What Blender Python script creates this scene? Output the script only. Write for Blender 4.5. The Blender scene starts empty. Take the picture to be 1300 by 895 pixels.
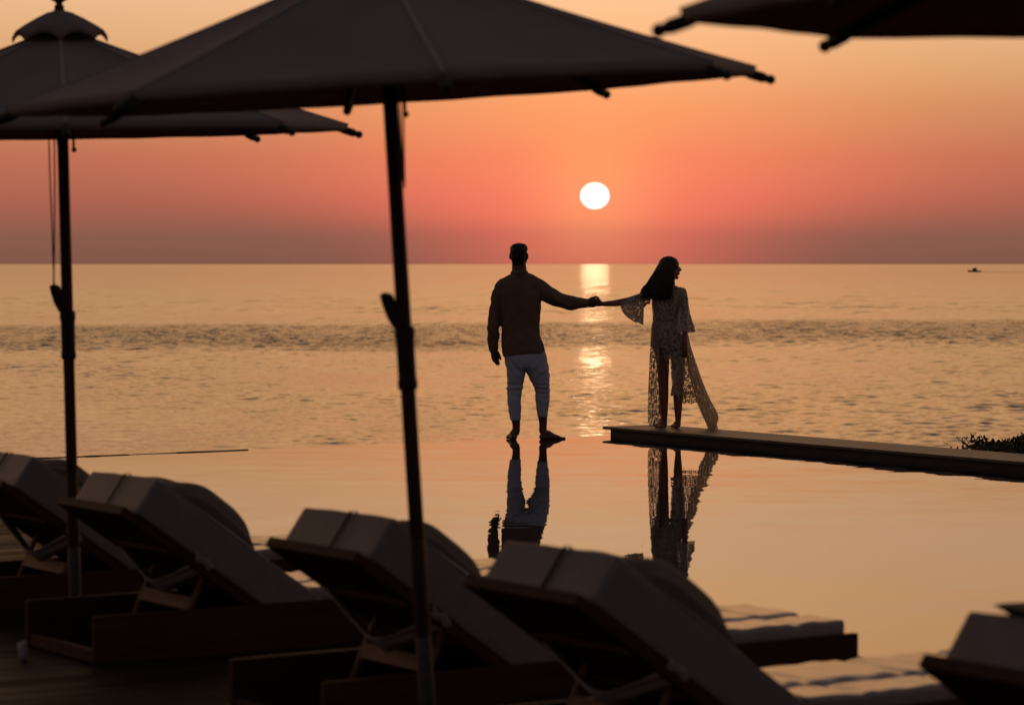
import bpy, bmesh, math, random
import numpy as np
from mathutils import Vector, Matrix, Euler

random.seed(7)
rng = np.random.default_rng(7)
PI = math.pi
R = math.radians
scene = bpy.context.scene
col = scene.collection

# ------------------------------------------------------------------ camera
F = 3600.0                      # focal length in photo pixels (photo 1300 x 895)
CAM_Z = 1.52                    # above the deck (z = 0)
WATER_Z = -0.08                 # pool surface
SEA_Z = -5.0
PITCH = math.atan(112.5 / F)
SUN_AZ = math.atan(105 / F)     # to the right of the view axis
SUN_EL = math.atan(86 / F)

def ray(px, py):
    u = (px - 650) / F
    v = (447.5 - py) / F
    cp, sp = math.cos(PITCH), math.sin(PITCH)
    return np.array([u, cp + v * sp, -sp + v * cp])

def at_z(px, py, z):
    d = ray(px, py)
    t = (z - CAM_Z) / d[2]
    return np.array([d[0] * t, d[1] * t, z])

def at_y(px, py, y):
    d = ray(px, py)
    t = y / d[1]
    return np.array([d[0] * t, y, CAM_Z + d[2] * t])

# deck axes: LX runs from the loungers' heads to their feet and on across the pool, WX away from the camera to the sea
ANG = R(33.0)
LX = np.array([math.cos(ANG), math.sin(ANG), 0.0])
WX = np.array([-math.sin(ANG), math.cos(ANG), 0.0])

def lw(l, w, z=0.0):
    return LX * l + WX * w + np.array([0, 0, z])

# ------------------------------------------------------------------ helpers
class MB:
    """collects shapes into one mesh"""
    def __init__(self):
        self.v = []
        self.f = []
        self.n = 0

    def add(self, verts, faces):
        verts = np.asarray(verts, float).reshape(-1, 3)
        self.v.append(verts)
        n = self.n
        self.f += [tuple(i + n for i in f) for f in faces]
        self.n += len(verts)
        return self

    def box(self, c, size, rot=None):
        h = np.array(size) / 2
        vs = np.array([[x, y, z] for x in (-1, 1) for y in (-1, 1) for z in (-1, 1)]) * h
        if rot is not None:
            vs = vs @ np.array(rot).T
        return self.add(vs + np.array(c), [(0, 1, 3, 2), (4, 6, 7, 5), (0, 4, 5, 1), (2, 3, 7, 6), (0, 2, 6, 4), (1, 5, 7, 3)])

    def rbox(self, c, size, r, n=(8, 8, 4), rot=None, warp=None):
        """rounded box on a grid, so that cloth can be rumpled by warp(points)"""
        h = np.array(size) / 2.0
        axes = []
        for k in range(3):
            inner = np.linspace(-(h[k] - r), h[k] - r, max(2, n[k]))
            edge = h[k] - r + r * np.array([0.25, 0.5, 0.75, 1.0])
            axes.append(np.concatenate([-edge[::-1], inner, edge]))
        vs, fs, idx = [], [], {}
        def vid(i, j, k):
            key = (i, j, k)
            if key not in idx:
                idx[key] = len(vs)
                vs.append((axes[0][i], axes[1][j], axes[2][k]))
            return idx[key]
        N = [len(a) for a in axes]
        for ax in range(3):
            a, b = [(1, 2), (2, 0), (0, 1)][ax]
            for side in (0, N[ax] - 1):
                for i in range(N[a] - 1):
                    for j in range(N[b] - 1):
                        q = []
                        for (di, dj) in ((0, 0), (1, 0), (1, 1), (0, 1)):
                            ijk = [0, 0, 0]
                            ijk[ax] = side
                            ijk[a] = i + di
                            ijk[b] = j + dj
                            q.append(vid(*ijk))
                        fs.append(tuple(q if side else q[::-1]))
        p = np.array(vs)
        inn = np.clip(p, -(h - r), h - r)
        d = p - inn
        # spread the square edge on to the round one
        ln = np.linalg.norm(d, axis=1, keepdims=True)
        mx = np.abs(d).max(axis=1, keepdims=True)
        p = np.where(ln > 1e-9, inn + d / np.maximum(ln, 1e-9) * mx, p)
        if warp is not None:
            p = warp(p)
        if rot is not None:
            p = p @ np.array(rot).T
        return self.add(p + np.array(c), fs)

    def tube(self, pts, rad, n=12, ref=(0, 1, 0), caps=True):
        """tapered tube along pts; rad = number or (across, along ref) per point; round ends"""
        pts = [np.array(p, float) for p in pts]
        m = len(pts)
        rad = [(r, r) if np.isscalar(r) else tuple(r) for r in (rad if hasattr(rad, '__len__') else [rad] * m)]
        ref = np.array(ref, float)
        rings, prev = [], None
        ext_p, ext_r = [], []
        tans = []
        for i in range(m):
            t = pts[min(i + 1, m - 1)] - pts[max(i - 1, 0)]
            tans.append(t / max(np.linalg.norm(t), 1e-9))
        seq = []
        if caps:
            for s in (1.0, 0.87, 0.5):
                rr = min(rad[0])
                seq.append((pts[0] - tans[0] * rr * s, tans[0], tuple(q * max(math.sqrt(1 - s * s), 0.12) for q in rad[0])))
        for i in range(m):
            seq.append((pts[i], tans[i], rad[i]))
        if caps:
            for s in (0.5, 0.87, 1.0):
                rr = min(rad[-1])
                seq.append((pts[-1] + tans[-1] * rr * s, tans[-1], tuple(q * max(math.sqrt(1 - s * s), 0.12) for q in rad[-1])))
        vs = []
        for c, t, (ra, rb) in seq:
            a = np.cross(t, ref)
            if np.linalg.norm(a) < 0.05:
                a = np.cross(t, np.array([0.3, 0.1, 1.0]))
            a /= np.linalg.norm(a)
            b = np.cross(a, t)
            if prev is not None and np.dot(prev, a) < 0:
                a, b = -a, -b
            prev = a
            for k in range(n):
                th = 2 * PI * k / n
                vs.append(c + a * ra * math.cos(th) + b * rb * math.sin(th))
        fs = []
        q = len(seq)
        for i in range(q - 1):
            for k in range(n):
                k2 = (k + 1) % n
                fs.append((i * n + k, i * n + k2, (i + 1) * n + k2, (i + 1) * n + k))
        fs.append(tuple(range(n))[::-1])
        fs.append(tuple((q - 1) * n + k for k in range(n)))
        return self.add(vs, fs)

    def rings(self, rings, close=True, caps=True):
        """loft through equal rings of points"""
        n = len(rings[0])
        fs = []
        for i in range(len(rings) - 1):
            for k in range(n if close else n - 1):
                k2 = (k + 1) % n
                fs.append((i * n + k, i * n + k2, (i + 1) * n + k2, (i + 1) * n + k))
        if caps and close:
            fs.append(tuple(range(n))[::-1])
            fs.append(tuple((len(rings) - 1) * n + k for k in range(n)))
        return self.add(np.concatenate([np.asarray(r, float) for r in rings]), fs)

    def ball(self, c, r, n=14, m=9, rot=None):
        r = np.array([r, r, r] if np.isscalar(r) else r, float)
        vs, fs = [(0, 0, 1)], []
        for i in range(1, m):
            ph = PI * i / m
            for k in range(n):
                th = 2 * PI * k / n
                vs.append((math.sin(ph) * math.cos(th), math.sin(ph) * math.sin(th), math.cos(ph)))
        vs.append((0, 0, -1))
        for k in range(n):
            fs.append((0, 1 + k, 1 + (k + 1) % n))
            fs.append((len(vs) - 1, 1 + (m - 2) * n + (k + 1) % n, 1 + (m - 2) * n + k))
        for i in range(m - 2):
            for k in range(n):
                a, b = 1 + i * n + k, 1 + i * n + (k + 1) % n
                fs.append((a, a + n, b + n, b))
        p = np.array(vs, float) * r
        if rot is not None:
            p = p @ np.array(rot).T
        return self.add(p + np.array(c), fs)

    def lathe(self, prof, n=20, c=(0, 0, 0)):
        """prof: list of (radius, z)"""
        return self.rings([[(r * math.cos(2 * PI * k / n), r * math.sin(2 * PI * k / n), z) for k in range(n)] for r, z in prof]
                          if c == (0, 0, 0) else
                          [[(c[0] + r * math.cos(2 * PI * k / n), c[1] + r * math.sin(2 * PI * k / n), c[2] + z) for k in range(n)] for r, z in prof])

    def mesh(self, name, mat=None, smooth=True, origin=None):
        v = np.concatenate(self.v)
        if origin is not None:
            v = v - np.array(origin)
        me = bpy.data.meshes.new(name)
        me.from_pydata(v.tolist(), [], self.f)
        me.update()
        if mat:
            me.materials.append(mat)
        if smooth:
            me.polygons.foreach_set('use_smooth', [True] * len(me.polygons))
        return me

    def build(self, name, mat, parent=None, smooth=True, origin=None, loc=None, bevel=0.0):
        me = self.mesh(name, mat, smooth, origin)
        if bevel:
            bm = bmesh.new()
            bm.from_mesh(me)
            bmesh.ops.recalc_face_normals(bm, faces=bm.faces)
            es = [e for e in bm.edges if len(e.link_faces) == 2 and e.calc_face_angle(0) > 0.6]
            bmesh.ops.bevel(bm, geom=es, offset=bevel, segments=2, affect='EDGES', profile=0.6)
            bm.to_mesh(me)
            bm.free()
        return link(name, me, parent, loc)

def link(name, me, parent=None, loc=None):
    o = bpy.data.objects.new(name, me)
    col.objects.link(o)
    if parent is not None:
        o.parent = parent
    if loc is not None:
        o.location = Vector([float(q) for q in loc])
    return o

def recalc(me):
    bm = bmesh.new()
    bm.from_mesh(me)
    bmesh.ops.recalc_face_normals(bm, faces=bm.faces)
    bm.to_mesh(me)
    bm.free()

def empty(name, loc, rz=0.0):
    o = bpy.data.objects.new(name, None)
    o.empty_display_size = 0.2
    col.objects.link(o)
    o.location = Vector([float(q) for q in loc])
    o.rotation_euler = (0, 0, rz)
    return o

def tag(o, label=None, cat=None, group=None, kind=None):
    for k, v in (('label', label), ('category', cat), ('group', group), ('kind', kind)):
        if v:
            o[k] = v
    return o

def copy_tree(o, parent=None):
    c = o.copy()
    col.objects.link(c)
    if parent is not None:
        c.parent = parent
    for ch in list(o.children):
        copy_tree(ch, c)
    return c

def fused(mb, name, mat, voxel, smooth=4, parent=None, origin=None, warp=None):
    """one continuous skin over all shapes in mb"""
    me = mb.mesh(name + '_raw', None, True, origin)
    recalc(me)
    tmp = bpy.data.objects.new('tmp', me)
    col.objects.link(tmp)
    m = tmp.modifiers.new('r', 'REMESH')
    m.mode = 'VOXEL'
    m.voxel_size = voxel
    if smooth:
        s = tmp.modifiers.new('s', 'SMOOTH')
        s.iterations = smooth
        s.factor = 0.5
    dg = bpy.context.evaluated_depsgraph_get()
    dg.update()
    out = bpy.data.meshes.new_from_object(tmp.evaluated_get(dg))
    out.name = name
    bpy.data.objects.remove(tmp)
    bpy.data.meshes.remove(me)
    if warp is not None:
        co = np.empty(len(out.vertices) * 3, np.float32)
        out.vertices.foreach_get('co', co)
        no = np.empty(len(out.vertices) * 3, np.float32)
        out.vertices.foreach_get('normal', no)
        co = warp(co.reshape(-1, 3), no.reshape(-1, 3))
        out.vertices.foreach_set('co', co.astype(np.float32).ravel())
    out.materials.clear()
    out.materials.append(mat)
    out.polygons.foreach_set('use_smooth', [True] * len(out.polygons))
    out.update()
    return link(name, out, parent)

def wob(p, freq, seed, dirs=7):
    """smooth random scalar field from a few sines"""
    g = np.random.default_rng(seed)
    s = np.zeros(len(p))
    for _ in range(dirs):
        k = g.normal(size=3)
        k *= freq * (0.6 + 0.8 * g.random()) / np.linalg.norm(k)
        s += np.sin(p @ k * 2 * PI + g.random() * 6.28)
    return s / math.sqrt(dirs)

# ------------------------------------------------------------------ materials
def new_mat(name):
    m = bpy.data.materials.new(name)
    m.use_nodes = True
    nt = m.node_tree
    b = nt.nodes['Principled BSDF']
    return m, nt, b

def node(nt, kind, **kw):
    n = nt.nodes.new(kind)
    for k, v in kw.items():
        if k.startswith('i_'):
            n.inputs[k[2:].replace('_', ' ')].default_value = v
        else:
            setattr(n, k, v)
    return n

def math_node(nt, op, a, b=None, clamp=False):
    n = nt.nodes.new('ShaderNodeMath')
    n.operation = op
    n.use_clamp = clamp
    for i, x in enumerate((a, b)):
        if x is None:
            continue
        if isinstance(x, (int, float)):
            n.inputs[i].default_value = x
        else:
            nt.links.new(x, n.inputs[i])
    return n.outputs[0]

def mapped(nt, scale=(1, 1, 1), rot=(0, 0, 0), coord='Object'):
    tc = nt.nodes.new('ShaderNodeTexCoord')
    mp = nt.nodes.new('ShaderNodeMapping')
    mp.inputs['Scale'].default_value = scale
    mp.inputs['Rotation'].default_value = rot
    nt.links.new(tc.outputs[coord], mp.inputs['Vector'])
    return mp.outputs['Vector']

def mix_rgb(nt, fac, a, b, mode='MIX'):
    n = nt.nodes.new('ShaderNodeMix')
    n.data_type = 'RGBA'
    n.blend_type = mode
    for i, x in ((0, fac), (6, a), (7, b)):
        if isinstance(x, (int, float)):
            n.inputs[i].default_value = x
        elif isinstance(x, (tuple, list)):
            n.inputs[i].default_value = (*x[:3], 1)
        else:
            nt.links.new(x, n.inputs[i])
    return n.outputs[2]

def ramp(nt, fac, stops, interp='LINEAR'):
    n = nt.nodes.new('ShaderNodeValToRGB')
    n.color_ramp.interpolation = interp
    el = n.color_ramp.elements
    while len(el) < len(stops):
        el.new(0.5)
    for e, (p, c) in zip(el, stops):
        e.position = p
        e.color = (*c[:3], 1)
    nt.links.new(fac, n.inputs[0])
    return n.outputs[0]

def simple(name, c1, c2, rough, scale=(6, 6, 6), bump=0.15, bump_scale=60.0, spec=0.5, stretch=(1, 1, 1), sheen=0.0, metallic=0.0):
    """base colour mottled between c1 and c2, fine bump"""
    m, nt, b = new_mat(name)
    vec = mapped(nt, scale)
    n1 = node(nt, 'ShaderNodeTexNoise', i_Scale=1.0, i_Detail=5.0, i_Roughness=0.6)
    nt.links.new(vec, n1.inputs['Vector'])
    c = ramp(nt, n1.outputs[0], [(0.3, c1), (0.7, c2)])
    nt.links.new(c, b.inputs['Base Color'])
    b.inputs['Roughness'].default_value = rough
    b.inputs['Specular IOR Level'].default_value = spec
    b.inputs['Metallic'].default_value = metallic
    if sheen:
        b.inputs['Sheen Weight'].default_value = sheen
    if bump:
        vec2 = mapped(nt, stretch)
        n2 = node(nt, 'ShaderNodeTexNoise', i_Scale=bump_scale, i_Detail=4.0)
        nt.links.new(vec2, n2.inputs['Vector'])
        bp = node(nt, 'ShaderNodeBump', i_Strength=bump, i_Distance=0.01)
        nt.links.new(n2.outputs[0], bp.inputs['Height'])
        nt.links.new(bp.outputs[0], b.inputs['Normal'])
    return m

def wood(name, c1, c2, rough, axis=0, spec=0.5):
    s = [14, 14, 14]
    s[axis] = 1.2
    m, nt, b = new_mat(name)
    vec = mapped(nt, tuple(s))
    n1 = node(nt, 'ShaderNodeTexNoise', i_Scale=1.6, i_Detail=7.0, i_Roughness=0.65, i_Distortion=0.6)
    nt.links.new(vec, n1.inputs['Vector'])
    c = ramp(nt, n1.outputs[0], [(0.32, c1), (0.68, c2)])
    nt.links.new(c, b.inputs['Base Color'])
    b.inputs['Roughness'].default_value = rough
    b.inputs['Specular IOR Level'].default_value = spec
    bp = node(nt, 'ShaderNodeBump', i_Strength=0.25, i_Distance=0.004)
    nt.links.new(n1.outputs[0], bp.inputs['Height'])
    nt.links.new(bp.outputs[0], b.inputs['Normal'])
    return m

def slope_normal(nt, layers, extra=None):
    """normal from noise slopes: layers = [(scale_x, scale_y, rot, strength, detail)]; extra multiplies the strength"""
    tot = None
    geo = nt.nodes.new('ShaderNodeNewGeometry')
    for (sx, sy, rot, st, det) in layers:
        mp = nt.nodes.new('ShaderNodeMapping')
        mp.inputs['Scale'].default_value = (sx, sy, 1)
        mp.inputs['Rotation'].default_value = (0, 0, rot)
        nt.links.new(geo.outputs['Position'], mp.inputs['Vector'])
        nz = node(nt, 'ShaderNodeTexNoise', i_Scale=1.0, i_Detail=det, i_Roughness=0.55)
        nz.noise_dimensions = '2D'
        nt.links.new(mp.outputs[0], nz.inputs['Vector'])
        sub = nt.nodes.new('ShaderNodeVectorMath')
        sub.operation = 'SUBTRACT'
        nt.links.new(nz.outputs['Color'], sub.inputs[0])
        sub.inputs[1].default_value = (0.5, 0.5, 0.5)
        mul = nt.nodes.new('ShaderNodeVectorMath')
        mul.operation = 'MULTIPLY'
        nt.links.new(sub.outputs[0], mul.inputs[0])
        mul.inputs[1].default_value = (st[0], st[1], 0)
        if tot is None:
            tot = mul.outputs[0]
        else:
            ad = nt.nodes.new('ShaderNodeVectorMath')
            nt.links.new(tot, ad.inputs[0])
            nt.links.new(mul.outputs[0], ad.inputs[1])
            tot = ad.outputs[0]
    if extra is not None:
        sc = nt.nodes.new('ShaderNodeVectorMath')
        sc.operation = 'SCALE'
        nt.links.new(tot, sc.inputs[0])
        nt.links.new(extra, sc.inputs['Scale'])
        tot = sc.outputs[0]
    ad = nt.nodes.new('ShaderNodeVectorMath')
    nt.links.new(geo.outputs['Normal'], ad.inputs[0])
    nt.links.new(tot, ad.inputs[1])
    nm = nt.nodes.new('ShaderNodeVectorMath')
    nm.operation = 'NORMALIZE'
    nt.links.new(ad.outputs[0], nm.inputs[0])
    return nm.outputs[0]

def lace(name, c, scale, thread, solid, glow=0.45):
    """floral lace: a net of threads with close-woven motifs; light comes through the cloth"""
    m, nt, b = new_mat(name)
    b.inputs['Roughness'].default_value = 0.7
    vec = mapped(nt, (1, 1, 1))
    no0 = node(nt, 'ShaderNodeTexNoise', i_Scale=scale * 0.5, i_Detail=2.0)
    nt.links.new(vec, no0.inputs['Vector'])
    wv = nt.nodes.new('ShaderNodeVectorMath'); wv.operation = 'SCALE'
    nt.links.new(no0.outputs['Color'], wv.inputs[0]); wv.inputs['Scale'].default_value = 0.02
    av = nt.nodes.new('ShaderNodeVectorMath')
    nt.links.new(vec, av.inputs[0]); nt.links.new(wv.outputs[0], av.inputs[1])
    vo = node(nt, 'ShaderNodeTexVoronoi', i_Scale=scale)
    vo.feature = 'DISTANCE_TO_EDGE'
    nt.links.new(av.outputs[0], vo.inputs['Vector'])
    net = math_node(nt, 'LESS_THAN', vo.outputs['Distance'], thread)
    no = node(nt, 'ShaderNodeTexNoise', i_Scale=scale * 0.62, i_Detail=1.5)
    nt.links.new(av.outputs[0], no.inputs['Vector'])
    motif = math_node(nt, 'GREATER_THAN', no.outputs[0], solid)
    k = math_node(nt, 'MAXIMUM', net, motif)
    tone = mix_rgb(nt, motif, tuple(q * 0.8 for q in c), tuple(q * 1.15 for q in c))
    nt.links.new(tone, b.inputs['Base Color'])
    tr = nt.nodes.new('ShaderNodeBsdfTranslucent')
    nt.links.new(tone, tr.inputs['Color'])
    mx = nt.nodes.new('ShaderNodeMixShader'); mx.inputs[0].default_value = glow
    nt.links.new(b.outputs[0], mx.inputs[1]); nt.links.new(tr.outputs[0], mx.inputs[2])
    tp = nt.nodes.new('ShaderNodeBsdfTransparent')
    m2 = nt.nodes.new('ShaderNodeMixShader')
    nt.links.new(k, m2.inputs[0]); nt.links.new(tp.outputs[0], m2.inputs[1]); nt.links.new(mx.outputs[0], m2.inputs[2])
    nt.links.new(m2.outputs[0], nt.nodes['Material Output'].inputs['Surface'])
    return m

M = {}
M['canvas'] = simple('canopy_canvas', (0.205, 0.170, 0.162), (0.250, 0.210, 0.200), 0.9, (3, 3, 3), 0.12, 240, 0.15)
nt = M['canvas'].node_tree
tr = nt.nodes.new('ShaderNodeBsdfTranslucent'); tr.inputs['Color'].default_value = (0.42, 0.20, 0.14, 1)
mx = nt.nodes.new('ShaderNodeMixShader'); mx.inputs[0].default_value = 0.26
nt.links.new(nt.nodes['Principled BSDF'].outputs[0], mx.inputs[1]); nt.links.new(tr.outputs[0], mx.inputs[2])
nt.links.new(mx.outputs[0], nt.nodes['Material Output'].inputs['Surface'])
M['canvas_seam'] = simple('canopy_seam', (0.215, 0.178, 0.168), (0.25, 0.208, 0.196), 0.85, (5, 5, 5), 0.1, 240, 0.2)
M['cushion'] = simple('cushion_canvas', (0.146, 0.126, 0.124), (0.178, 0.154, 0.152), 0.55, (9, 9, 9), 0.12, 260, 0.4)
M['seat'] = simple('seat_canvas', (0.17, 0.14, 0.13), (0.21, 0.175, 0.16), 0.26, (9, 9, 9), 0.10, 60, 1.0)
M['cushion_dark'] = simple('pillow_canvas', (0.10, 0.083, 0.078), (0.125, 0.104, 0.098), 0.92, (9, 9, 9), 0.2, 260, 0.2)
M['strap'] = simple('strap_webbing', (0.02, 0.017, 0.016), (0.03, 0.026, 0.024), 0.8, (20, 20, 20), 0.2, 300, 0.2)
M['sling'] = simple('sling_cloth', (0.26, 0.22, 0.20), (0.32, 0.27, 0.25), 0.9, (9, 9, 9), 0.2, 200, 0.2)
M['mahogany'] = wood('mahogany', (0.030, 0.010, 0.006), (0.062, 0.022, 0.012), 0.65, 0, 0.15)
M['teak'] = wood('teak', (0.085, 0.036, 0.015), (0.14, 0.062, 0.027), 0.6, 1, 0.3)
M['pole_wood'] = wood('pole_wood', (0.030, 0.010, 0.006), (0.050, 0.017, 0.010), 0.55, 2, 0.25)
M['rib_wood'] = simple('rib_wood', (0.03, 0.012, 0.008), (0.055, 0.022, 0.014), 0.5, (10, 10, 10), 0.1, 60)
M['dark_metal'] = simple('dark_metal', (0.014, 0.010, 0.009), (0.024, 0.018, 0.016), 0.6, (10, 10, 10), 0.05, 90, 0.25)
M['sleeve'] = simple('grey_sleeve', (0.034, 0.032, 0.032), (0.055, 0.052, 0.052), 0.6, (10, 10, 10), 0.05, 90)
M['cord'] = simple('cord', (0.05, 0.03, 0.025), (0.08, 0.05, 0.04), 0.9, (40, 40, 40), 0.2, 300)
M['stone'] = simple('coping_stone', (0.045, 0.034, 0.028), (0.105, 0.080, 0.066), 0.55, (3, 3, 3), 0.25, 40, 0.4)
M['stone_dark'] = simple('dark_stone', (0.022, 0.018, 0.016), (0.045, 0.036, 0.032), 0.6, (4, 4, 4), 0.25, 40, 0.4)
M['soil'] = simple('soil', (0.05, 0.036, 0.025), (0.10, 0.075, 0.05), 0.95, (0.8, 0.8, 0.8), 0.4, 6, 0.2)
M['skin_m'] = simple('skin_tan', (0.085, 0.036, 0.024), (0.105, 0.046, 0.030), 0.55, (8, 8, 8), 0.05, 120, 0.4)
M['skin_w'] = simple('skin_bronzed', (0.19, 0.072, 0.044), (0.23, 0.09, 0.056), 0.5, (8, 8, 8), 0.05, 120, 0.4)
M['hair_m'] = simple('hair_black', (0.006, 0.004, 0.003), (0.014, 0.010, 0.008), 0.6, (60, 60, 60), 0.5, 160, 0.3)
M['hair_w'] = simple('hair_dark_brown', (0.010, 0.005, 0.004), (0.028, 0.014, 0.010), 0.5, (140, 140, 6), 0.6, 6, 0.35, stretch=(30, 30, 1))
M['sweater'] = simple('knit_brown', (0.135, 0.086, 0.060), (0.175, 0.113, 0.080), 0.95, (14, 14, 14), 0.35, 220, 0.1)
M['jeans'] = simple('pale_denim', (0.33, 0.345, 0.41), (0.42, 0.435, 0.50), 0.85, (10, 10, 10), 0.25, 200, 0.2)
M['eye'] = simple('eye', (0.02, 0.015, 0.01), (0.03, 0.02, 0.015), 0.2, (5, 5, 5), 0)
M['lip'] = simple('lip', (0.20, 0.06, 0.045), (0.23, 0.075, 0.055), 0.5, (5, 5, 5), 0)
M['lace'] = lace('robe_lace', (0.44, 0.35, 0.265), 74, 0.13, 0.49, 0.35)
M['lace_open'] = lace('skirt_lace', (0.36, 0.28, 0.205), 56, 0.165, 0.54, 0.4)
M['lace_close'] = lace('train_lace', (0.46, 0.38, 0.285), 72, 0.20, 0.38, 0.5)
M['trim'] = simple('satin_trim', (0.36, 0.29, 0.23), (0.42, 0.34, 0.27), 0.5, (10, 10, 10), 0)
M['bikini'] = simple('dark_briefs', (0.03, 0.02, 0.02), (0.045, 0.03, 0.03), 0.8, (10, 10, 10), 0)
M['leaf'] = simple('leaf', (0.022, 0.028, 0.010), (0.05, 0.055, 0.02), 0.55, (3, 3, 3), 0, spec=0.3)
M['twig'] = simple('twig', (0.04, 0.028, 0.018), (0.07, 0.05, 0.03), 0.9, (10, 10, 10), 0)
M['boat_hull'] = simple('boat_hull', (0.05, 0.035, 0.03), (0.07, 0.05, 0.045), 0.6, (1, 1, 1), 0)
M['boat_cabin'] = simple('boat_cabin', (0.11, 0.085, 0.075), (0.14, 0.11, 0.10), 0.6, (1, 1, 1), 0)
M['boat_glass'] = simple('boat_glass', (0.01, 0.01, 0.012), (0.015, 0.015, 0.018), 0.1, (1, 1, 1), 0)
M['paper'] = simple('pale_paper', (0.26, 0.24, 0.235), (0.34, 0.32, 0.31), 0.9, (20, 20, 20), 0.1, 60)
M['towel'] = simple('towel_grey', (0.07, 0.055, 0.052), (0.10, 0.08, 0.076), 0.95, (20, 20, 20), 0.5, 160, 0.1)

# deck boards: gloss and tone change from board to board
m, nt, b = new_mat('deck_boards')
vec = mapped(nt, (0.8, 11, 11))
nz = node(nt, 'ShaderNodeTexNoise', i_Scale=1.5, i_Detail=6.0, i_Distortion=0.5)
nt.links.new(vec, nz.inputs['Vector'])
at = nt.nodes.new('ShaderNodeNewGeometry')
rnd = at.outputs['Random Per Island']
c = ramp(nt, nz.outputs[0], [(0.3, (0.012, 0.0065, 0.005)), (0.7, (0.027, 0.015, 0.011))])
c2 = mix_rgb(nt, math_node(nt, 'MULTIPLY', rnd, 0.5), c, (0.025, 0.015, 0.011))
nt.links.new(c2, b.inputs['Base Color'])
nt.links.new(math_node(nt, 'ADD', math_node(nt, 'MULTIPLY', rnd, 0.25), 0.52), b.inputs['Roughness'])
b.inputs['Specular IOR Level'].default_value = 0.06
bp = node(nt, 'ShaderNodeBump', i_Strength=0.3, i_Distance=0.003)
nt.links.new(nz.outputs[0], bp.inputs['Height'])
nt.links.new(bp.outputs[0], b.inputs['Normal'])
M['deck'] = m

# pool water: dark body, mirror surface with slow ripples
m, nt, b = new_mat('pool_water')
b.inputs['Base Color'].default_value = (0.010, 0.014, 0.016, 1)
b.inputs['Roughness'].default_value = 0.015
b.inputs['IOR'].default_value = 1.333
geo = nt.nodes.new('ShaderNodeNewGeometry')
mpp = nt.nodes.new('ShaderNodeMapping')
mpp.inputs['Scale'].default_value = (0.16, 0.30, 1)
nt.links.new(geo.outputs['Position'], mpp.inputs['Vector'])
pz = node(nt, 'ShaderNodeTexNoise', i_Scale=1.0, i_Detail=2.0)
pz.noise_dimensions = '2D'
nt.links.new(mpp.outputs[0], pz.inputs['Vector'])
calm = math_node(nt, 'ADD', math_node(nt, 'MULTIPLY', math_node(nt, 'SUBTRACT', pz.outputs[0], 0.35, True), 3.0, True), 0.3)
POOL_LAYERS = [(0.9, 2.2, 0.12, (0.006, 0.013), 1.0), (3.0, 7.0, -0.2, (0.008, 0.014), 2.0), (0.25, 2.6, 0.04, (0.003, 0.013), 2.0)]
nt.links.new(slope_normal(nt, POOL_LAYERS, calm), b.inputs['Normal'])
M['pool'] = m

# sea
m, nt, b = new_mat('sea_water')
b.inputs['Base Color'].default_value = (0.012, 0.014, 0.016, 1)
b.inputs['IOR'].default_value = 1.333
geo = nt.nodes.new('ShaderNodeNewGeometry')
sep = nt.nodes.new('ShaderNodeSeparateXYZ')
nt.links.new(geo.outputs['Position'], sep.inputs[0])
mpb = nt.nodes.new('ShaderNodeMapping')
mpb.inputs['Scale'].default_value = (0.022, 0.010, 1)
nt.links.new(geo.outputs['Position'], mpb.inputs['Vector'])
bz = node(nt, 'ShaderNodeTexNoise', i_Scale=1.0, i_Detail=5.0, i_Roughness=0.6)
bz.noise_dimensions = '2D'
nt.links.new(mpb.outputs[0], bz.inputs['Vector'])
yy = math_node(nt, 'ADD', sep.outputs[1], math_node(nt, 'MULTIPLY', math_node(nt, 'SUBTRACT', bz.outputs[0], 0.5), 60.0))
yy = math_node(nt, 'SUBTRACT', yy, math_node(nt, 'MULTIPLY', sep.outputs[0], 0.25))
up = nt.nodes.new('ShaderNodeMapRange'); up.interpolation_type = 'SMOOTHSTEP'
up.inputs[1].default_value = 208; up.inputs[2].default_value = 240
nt.links.new(yy, up.inputs[0])
dn = nt.nodes.new('ShaderNodeMapRange'); dn.interpolation_type = 'SMOOTHSTEP'
dn.inputs[1].default_value = 325; dn.inputs[2].default_value = 295
nt.links.new(yy, dn.inputs[0])
band = math_node(nt, 'MULTIPLY', up.outputs[0], dn.outputs[0])        # the wind-ruffled strip
mpg = nt.nodes.new('ShaderNodeMapping')
mpg.inputs['Scale'].default_value = (0.035, 0.011, 1)
nt.links.new(geo.outputs['Position'], mpg.inputs['Vector'])
gz = node(nt, 'ShaderNodeTexNoise', i_Scale=1.0, i_Detail=6.0, i_Roughness=0.65)
gz.noise_dimensions = '2D'
nt.links.new(mpg.outputs[0], gz.inputs['Vector'])
mpk = nt.nodes.new('ShaderNodeMapping')
mpk.inputs['Scale'].default_value = (0.22, 0.030, 1)
nt.links.new(geo.outputs['Position'], mpk.inputs['Vector'])
kz = node(nt, 'ShaderNodeTexNoise', i_Scale=1.0, i_Detail=4.0, i_Roughness=0.6)
kz.noise_dimensions = '2D'
nt.links.new(mpk.outputs[0], kz.inputs['Vector'])
gsum = math_node(nt, 'ADD', math_node(nt, 'MULTIPLY', gz.outputs[0], 1.9), math_node(nt, 'MULTIPLY', kz.outputs[0], 2.3))
gust = math_node(nt, 'MAXIMUM', math_node(nt, 'SUBTRACT', gsum, 1.1), 0.2)
ext = math_node(nt, 'MULTIPLY', gust, math_node(nt, 'ADD', math_node(nt, 'MULTIPLY', band, 3.4), 1.0))
fo = nt.nodes.new('ShaderNodeMapRange'); fo.interpolation_type = 'SMOOTHSTEP'
fo.inputs[1].default_value = 320; fo.inputs[2].default_value = 2600; fo.inputs[3].default_value = 1.0; fo.inputs[4].default_value = 1.9
nt.links.new(sep.outputs[1], fo.inputs[0])
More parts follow.
